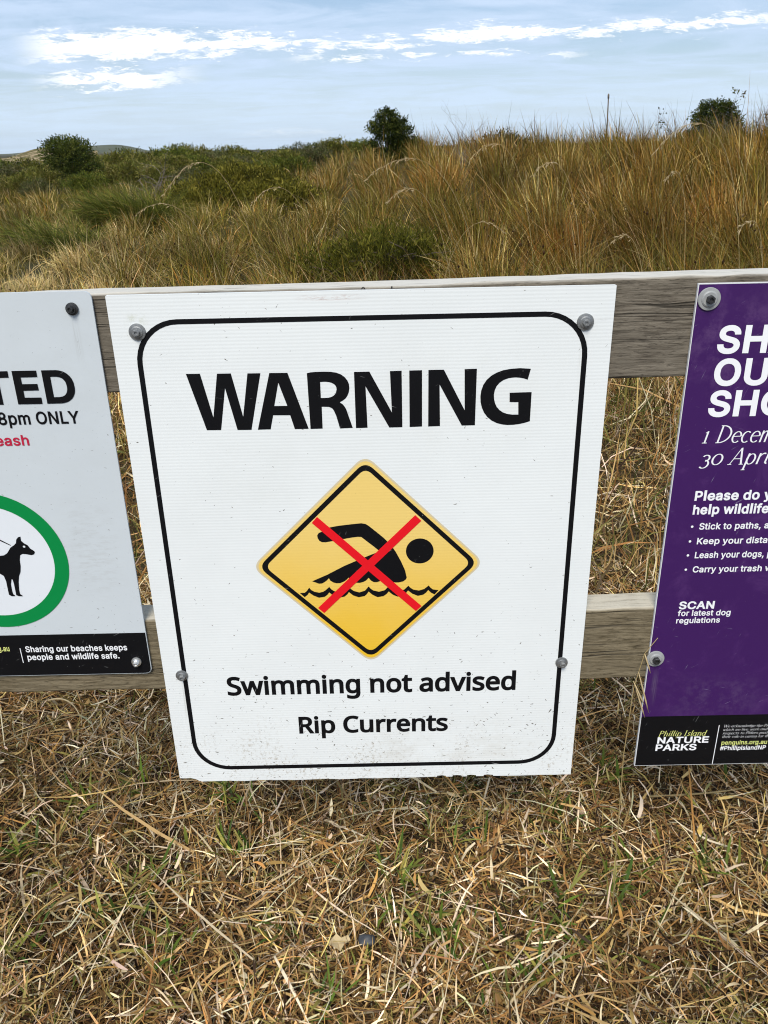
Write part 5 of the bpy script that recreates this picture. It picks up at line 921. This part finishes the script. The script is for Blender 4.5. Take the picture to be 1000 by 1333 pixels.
letters('lettering', 'Sharing our beaches keeps', -490.2, -346.2, 241, 251.0, M_wtext, ds, st_='C', track=.03, y=LY, label='white upper line on the black strip')
letters('lettering', 'people and wildlife safe.', -490.0, -359.1, 227.6, 237.6, M_wtext, ds, st_='C', track=.03, y=LY, label='white lower line on the black strip')
letters('lettering', 'penguins.org.au', -521.4, -512.6, 243.4, 252.5, M_lime, ds, ref='au', st_='C', track=.03, y=LY, label='lime web address')
flat('divider', [[(-498, 248), (-496.9, 248), (-496.9, 223.3), (-498, 223.3)]], M_wtext, ds, LY)
bolt(ds, -341.1, 718.6, .0075, .0040, M_dsteel, M_dsteel, .2, True, (-.0008, .0004)); bolt(ds, -335.7, 222.1, .0072, .0040, M_bright, M_bright, .1, True, (0, -.0012))

# ------------------------------------------------------------------ purple wildlife sign (right)
ps = tag(empty('wildlife_sign', (0, 0, 0)), 'purple sign with white lettering and a black foot, at right', 'sign')
m_edge = printed('white_board_edge', (.72, .72, .72), .5)
slab('panel', [(396.4, 13.6), (990, 13.6), (990, 732.4), (396.4, 732.4)], .0006, .0046, m_edge, ps)
flat('purple_face', [[(397.4, 106.6), (989, 106.6), (989, 731.4), (397.4, 731.4)]], M_purple, ps, .0003)
flat('black_foot', [[(397.4, 14.6), (989, 14.6), (989, 106.6), (397.4, 106.6)]], M_black, ps, .0003)
PY = 0.
kx = letters('lettering', 'SHARE', 428.5, 489.2, 648.8, 682.9, M_wtext, ps, ref='SH', st_='B', track=.035, y=PY, label='white bold heading, upper line')
letters('lettering', 'OUR', 430, 0, 608.6, 642.7, M_wtext, ps, st_='B', track=.035, y=PY, scale_x=kx, label='white bold heading, middle line')
letters('lettering', 'SHORES', 429.0, 0, 569.0, 602.9, M_wtext, ps, st_='B', track=.035, y=PY, scale_x=kx, label='white bold heading, lower line')
letters('lettering', '1 December', 427.4, 500.5, 534.2, 557.5, M_wtext, ps, ref='1 Dece', serif=.85, y=PY, label='white slanted serif date, upper line')
letters('lettering', '30 April', 427.8, 512.5, 504.4, 527.0, M_wtext, ps, ref='30 Apr', serif=.85, y=PY, label='white slanted serif date, lower line')
letters('lettering', 'Please do your bit to', 428.6, 513.3, 454.6, 468.6, M_wtext, ps, ref='Please do', st_='B', track=.035, y=PY, label='white bold request, upper line')
letters('lettering', 'help wildlife:', 428.8, 528.6, 434.8, 448.8, M_wtext, ps, ref='help wildlife', st_='B', track=.035, y=PY, label='white bold request, lower line')
for n_, (tx_, x1_, bz_, rf) in enumerate((('Stick to paths, and', 522.3, 412.6, 'Stick to paths,'), ('Keep your distance', 534.5, 390.8, 'Keep your dista'), ('Leash your dogs, please', 533.5, 369.8, 'Leash your dogs,'), ('Carry your trash with you', 534.2, 348.0, 'Carry your trash'))):
    letters('lettering', tx_, 440.3, x1_, bz_, bz_ + 9.6, M_wtext, ps, ref=rf, st_='C', track=.03, y=PY, label='white bullet line reading ' + rf.strip(','))
    flat('bullet', [ell(430.8, bz_ + 4.6, 1.75, 1.75, 0, 330, 11)], M_wtext, ps, PY)
letters('lettering', 'SCAN', 428.8, 478.0, 290.2, 302.6, M_wtext, ps, st_='B', track=.035, y=PY, label='white SCAN lettering')
letters('lettering', 'for latest dog', 428.6, 502.3, 279.2, 288.4, M_wtext, ps, st_='C', track=.03, y=PY, label='small white line under SCAN')
letters('lettering', 'regulations', 428.0, 489.2, 267.4, 276.4, M_wtext, ps, st_='C', track=.03, y=PY, label='lower small white line under SCAN')
letters('lettering', 'Phillip Island', 426.3, 498.9, 69.4, 79.6, M_lime, ps, serif=.9, y=PY, label='lime slanted serif logo line')
letters('lettering', 'NATURE', 426.0, 503.2, 56.0, 68.2, M_wtext, ps, st_='B', track=.035, y=PY, label='white bold logo line')
letters('lettering', 'PARKS', 424.9, 486.7, 42.2, 54.4, M_wtext, ps, st_='B', track=.035, y=PY, label='white bold lower logo line')
letters('lettering', 'penguins.org.au', 523.5, 592.2, 51.4, 59.4, M_lime, ps, st_='C', track=.03, y=PY, label='lime web address')
letters('lettering', '#PhillipIslandNP', 522.7, 592.0, 41.0, 49.0, M_wtext, ps, st_='C', track=.03, y=PY, label='small white tag line')
for n_, (tx_, rf) in enumerate((('We acknowledge the Traditional', 'We acknowledge the Trad'), ('which we live, work and learn', 'which we live, work and le'), ('respects to Elders past present', 'respects to Elders past p'), ('their role in caring for the', 'their role in caring for the'))):
    tx_ = ''.join(ch if ch in SER else {'T': 'P', 'E': 'P', 'f': 't'}[ch] for ch in tx_); rf = ''.join(ch if ch in SER else {'T': 'P', 'E': 'P', 'f': 't'}[ch] for ch in rf)
    letters('lettering', tx_, 523.0, 596., 84.0 - n_ * 6.6, 88.8 - n_ * 6.6, M_wtext, ps, ref=rf, serif=.62, y=PY, label='tiny white serif line')
flat('divider', [[(514.7, 88.3), (515.8, 88.3), (515.8, 14.8), (514.7, 14.8)]], M_wtext, ps, PY)
bolt(ps, 410.8, 714.7, .0135, .0052, M_pwash, M_dsteel, .4, True); bolt(ps, 405.6, 209.6, .0128, .0054, M_pwash, M_dsteel, .1, True)

# ------------------------------------------------------------------ small things in the straw
M_dryleaf = plain('dry_leaf', (.50, .38, .20), .6, 0, .3); M_stone = plain('dark_stone', (.055, .058, .062), .55, 0, .4, .6, 90.)
def gpt(px_, py_, z_=0.):
    c_ = Vector(((px_ - 500) / 1066., -(py_ - 666.5) / 1066., -1)); w_ = co.matrix_world.to_3x3() @ c_; return EYE + w_ * ((z_ - EYE.z) / w_.z)
q_ = gpt(441, 1231, .035); bm = bmesh.new(); pts = [(-.018, -.003, .004), (-.010, .009, .002), (-.004, .014, .006), (.004, .008, .003), (.016, .010, .007), (.020, .002, .004), (.010, -.006, .006), (.004, -.016, .002), (-.006, -.010, .005)]
vs = [bm.verts.new(v_) for v_ in pts]; cv = bm.verts.new((0, 0, 0))
for k in range(len(vs)): bm.faces.new((vs[k], vs[(k + 1) % len(vs)], cv))
ex = bmesh.ops.extrude_face_region(bm, geom=bm.faces[:])
for v_ in ex['geom']:
    if isinstance(v_, bmesh.types.BMVert): v_.co.z += .0006
bmesh.ops.recalc_face_normals(bm, faces=bm.faces)
o = link('dry_leaf', bm_mesh('dry_leaf', bm), M_dryleaf, None, (q_.x, q_.y, .040)); tag(o, 'curled pale tan leaf fragment lying on the straw below the warning sign', 'leaf')
q_ = gpt(478, 1233, .02); bm = bmesh.new(); bmesh.ops.create_icosphere(bm, subdivisions=3, radius=.5)
for v_ in bm.verts:
    k = 1 + .16 * math.sin(v_.co.x * 7 + 1) * math.cos(v_.co.y * 6) + .08 * math.sin(v_.co.z * 13); v_.co = Vector((v_.co.x * .030 * k, v_.co.y * .022 * k, v_.co.z * .018 * k))
o = link('pebble', bm_mesh('pebble', bm, True), M_stone, None, (q_.x, q_.y, .036)); tag(o, 'small dark grey pebble in the straw beside the tan leaf', 'pebble')
# long loose straws lying on top
def straw(label, pa, pb, r, z_, seed, bow=.02):
    rnd2 = random.Random(seed); a_, b2 = gpt(*pa, z_), gpt(*pb, z_); n = 10; mid = Vector((rnd2.gauss(0, bow), rnd2.gauss(0, bow), .006)); d_ = b2 - a_
    bm = bmesh.new(); tube_bm(bm, [d_ * (s / n) + mid * 4 * (s / n) * (1 - s / n) for s in range(n + 1)], [r * (1 - .5 * s / n) for s in range(n + 1)], 6)
    o = link('loose_straw', bm_mesh('loose_straw', bm, True), M_seed if seed % 2 else M_stalk, None, a_); tag(o, label, 'straw', 'long straws lying loose on the turf')
straw('long tan straw slanting down left, right of centre at the bottom', (660, 1312), (765, 1172), .0023, .045, 1)
straw('straight pale straw slanting up right under the right part of the warning sign', (845, 1037), (985, 1016), .0022, .045, 2)
straw('thick pale straw near the left edge below the black strip', (62, 912), (106, 937), .0024, .05, 3)
straw('long thin straw running up right at the far left below the rail', (0, 968), (132, 925), .0018, .05, 4)
straw('long straw slanting up right, left of the green shoots', (352, 1148), (468, 1083), .0022, .045, 5)
straw('upright thin straw on the turf below the word Currents', (512, 1290), (534, 1130), .0016, .05, 7, .008)
straw('tan straw slanting up to the right edge of the warning sign', (690, 1120), (762, 1000), .0018, .05, 8)
# a grass stem that grows past the lower rail and leans on the purple sign
root = tag(empty('grass_stalk', (.386, -.03, .0)), 'thin seed headed stem in front of the lower rail, bending onto the purple sign', 'grass stalk')
bm = bmesh.new(); tube_bm(bm, [(.0, 0, -.01), (-.008, .008, .2), (-.014, .014, .40), (-.010, .018, .52), (.0, .020, .575), (.016, .021, .60)], [.0011, .001, .0008, .0007, .0006, .0005], 5); link('stem', bm_mesh('stem', bm, True), M_stalk, root)
bm = bmesh.new()
for k, (a_, e_) in enumerate((((-.012, .018, .53), (.006, .012, .492)), ((-.006, .018, .545), (.014, .012, .478)), ((-.008, .018, .52), (.009, .011, .470)), ((0, .02, .575), (.010, .015, .545)))):
    a_, e_ = Vector(a_), Vector(e_); tube_bm(bm, [a_, a_.lerp(e_, .3), a_.lerp(e_, .7), e_], [.0004, .0012, .0013, .0003], 5)
link('seed_head', bm_mesh('seed_head', bm, True), M_seed, root)

# ------------------------------------------------------------------ air between here and the far hill
bm = bmesh.new(); bmesh.ops.create_cube(bm, size=1, matrix=Matrix.Translation((0, 0, 19)) @ Matrix.Diagonal((7000, 7000, 44, 1)))
m = bpy.data.materials.new('haze_air'); m.use_nodes = True; t = NT(m.node_tree); t.n.remove(t.n['Principled BSDF'])
pv = t.node('ShaderNodeVolumePrincipled'); pv.inputs['Color'].default_value = (.96, .98, 1, 1); pv.inputs['Density'].default_value = .00010; pv.inputs['Anisotropy'].default_value = .3
t.l.new(pv.outputs[0], t.n['Material Output'].inputs['Volume'])
tag(link('haze', bm_mesh('haze', bm), m), 'thin sea haze that pales the far hill', 'haze', None, 'stuff')
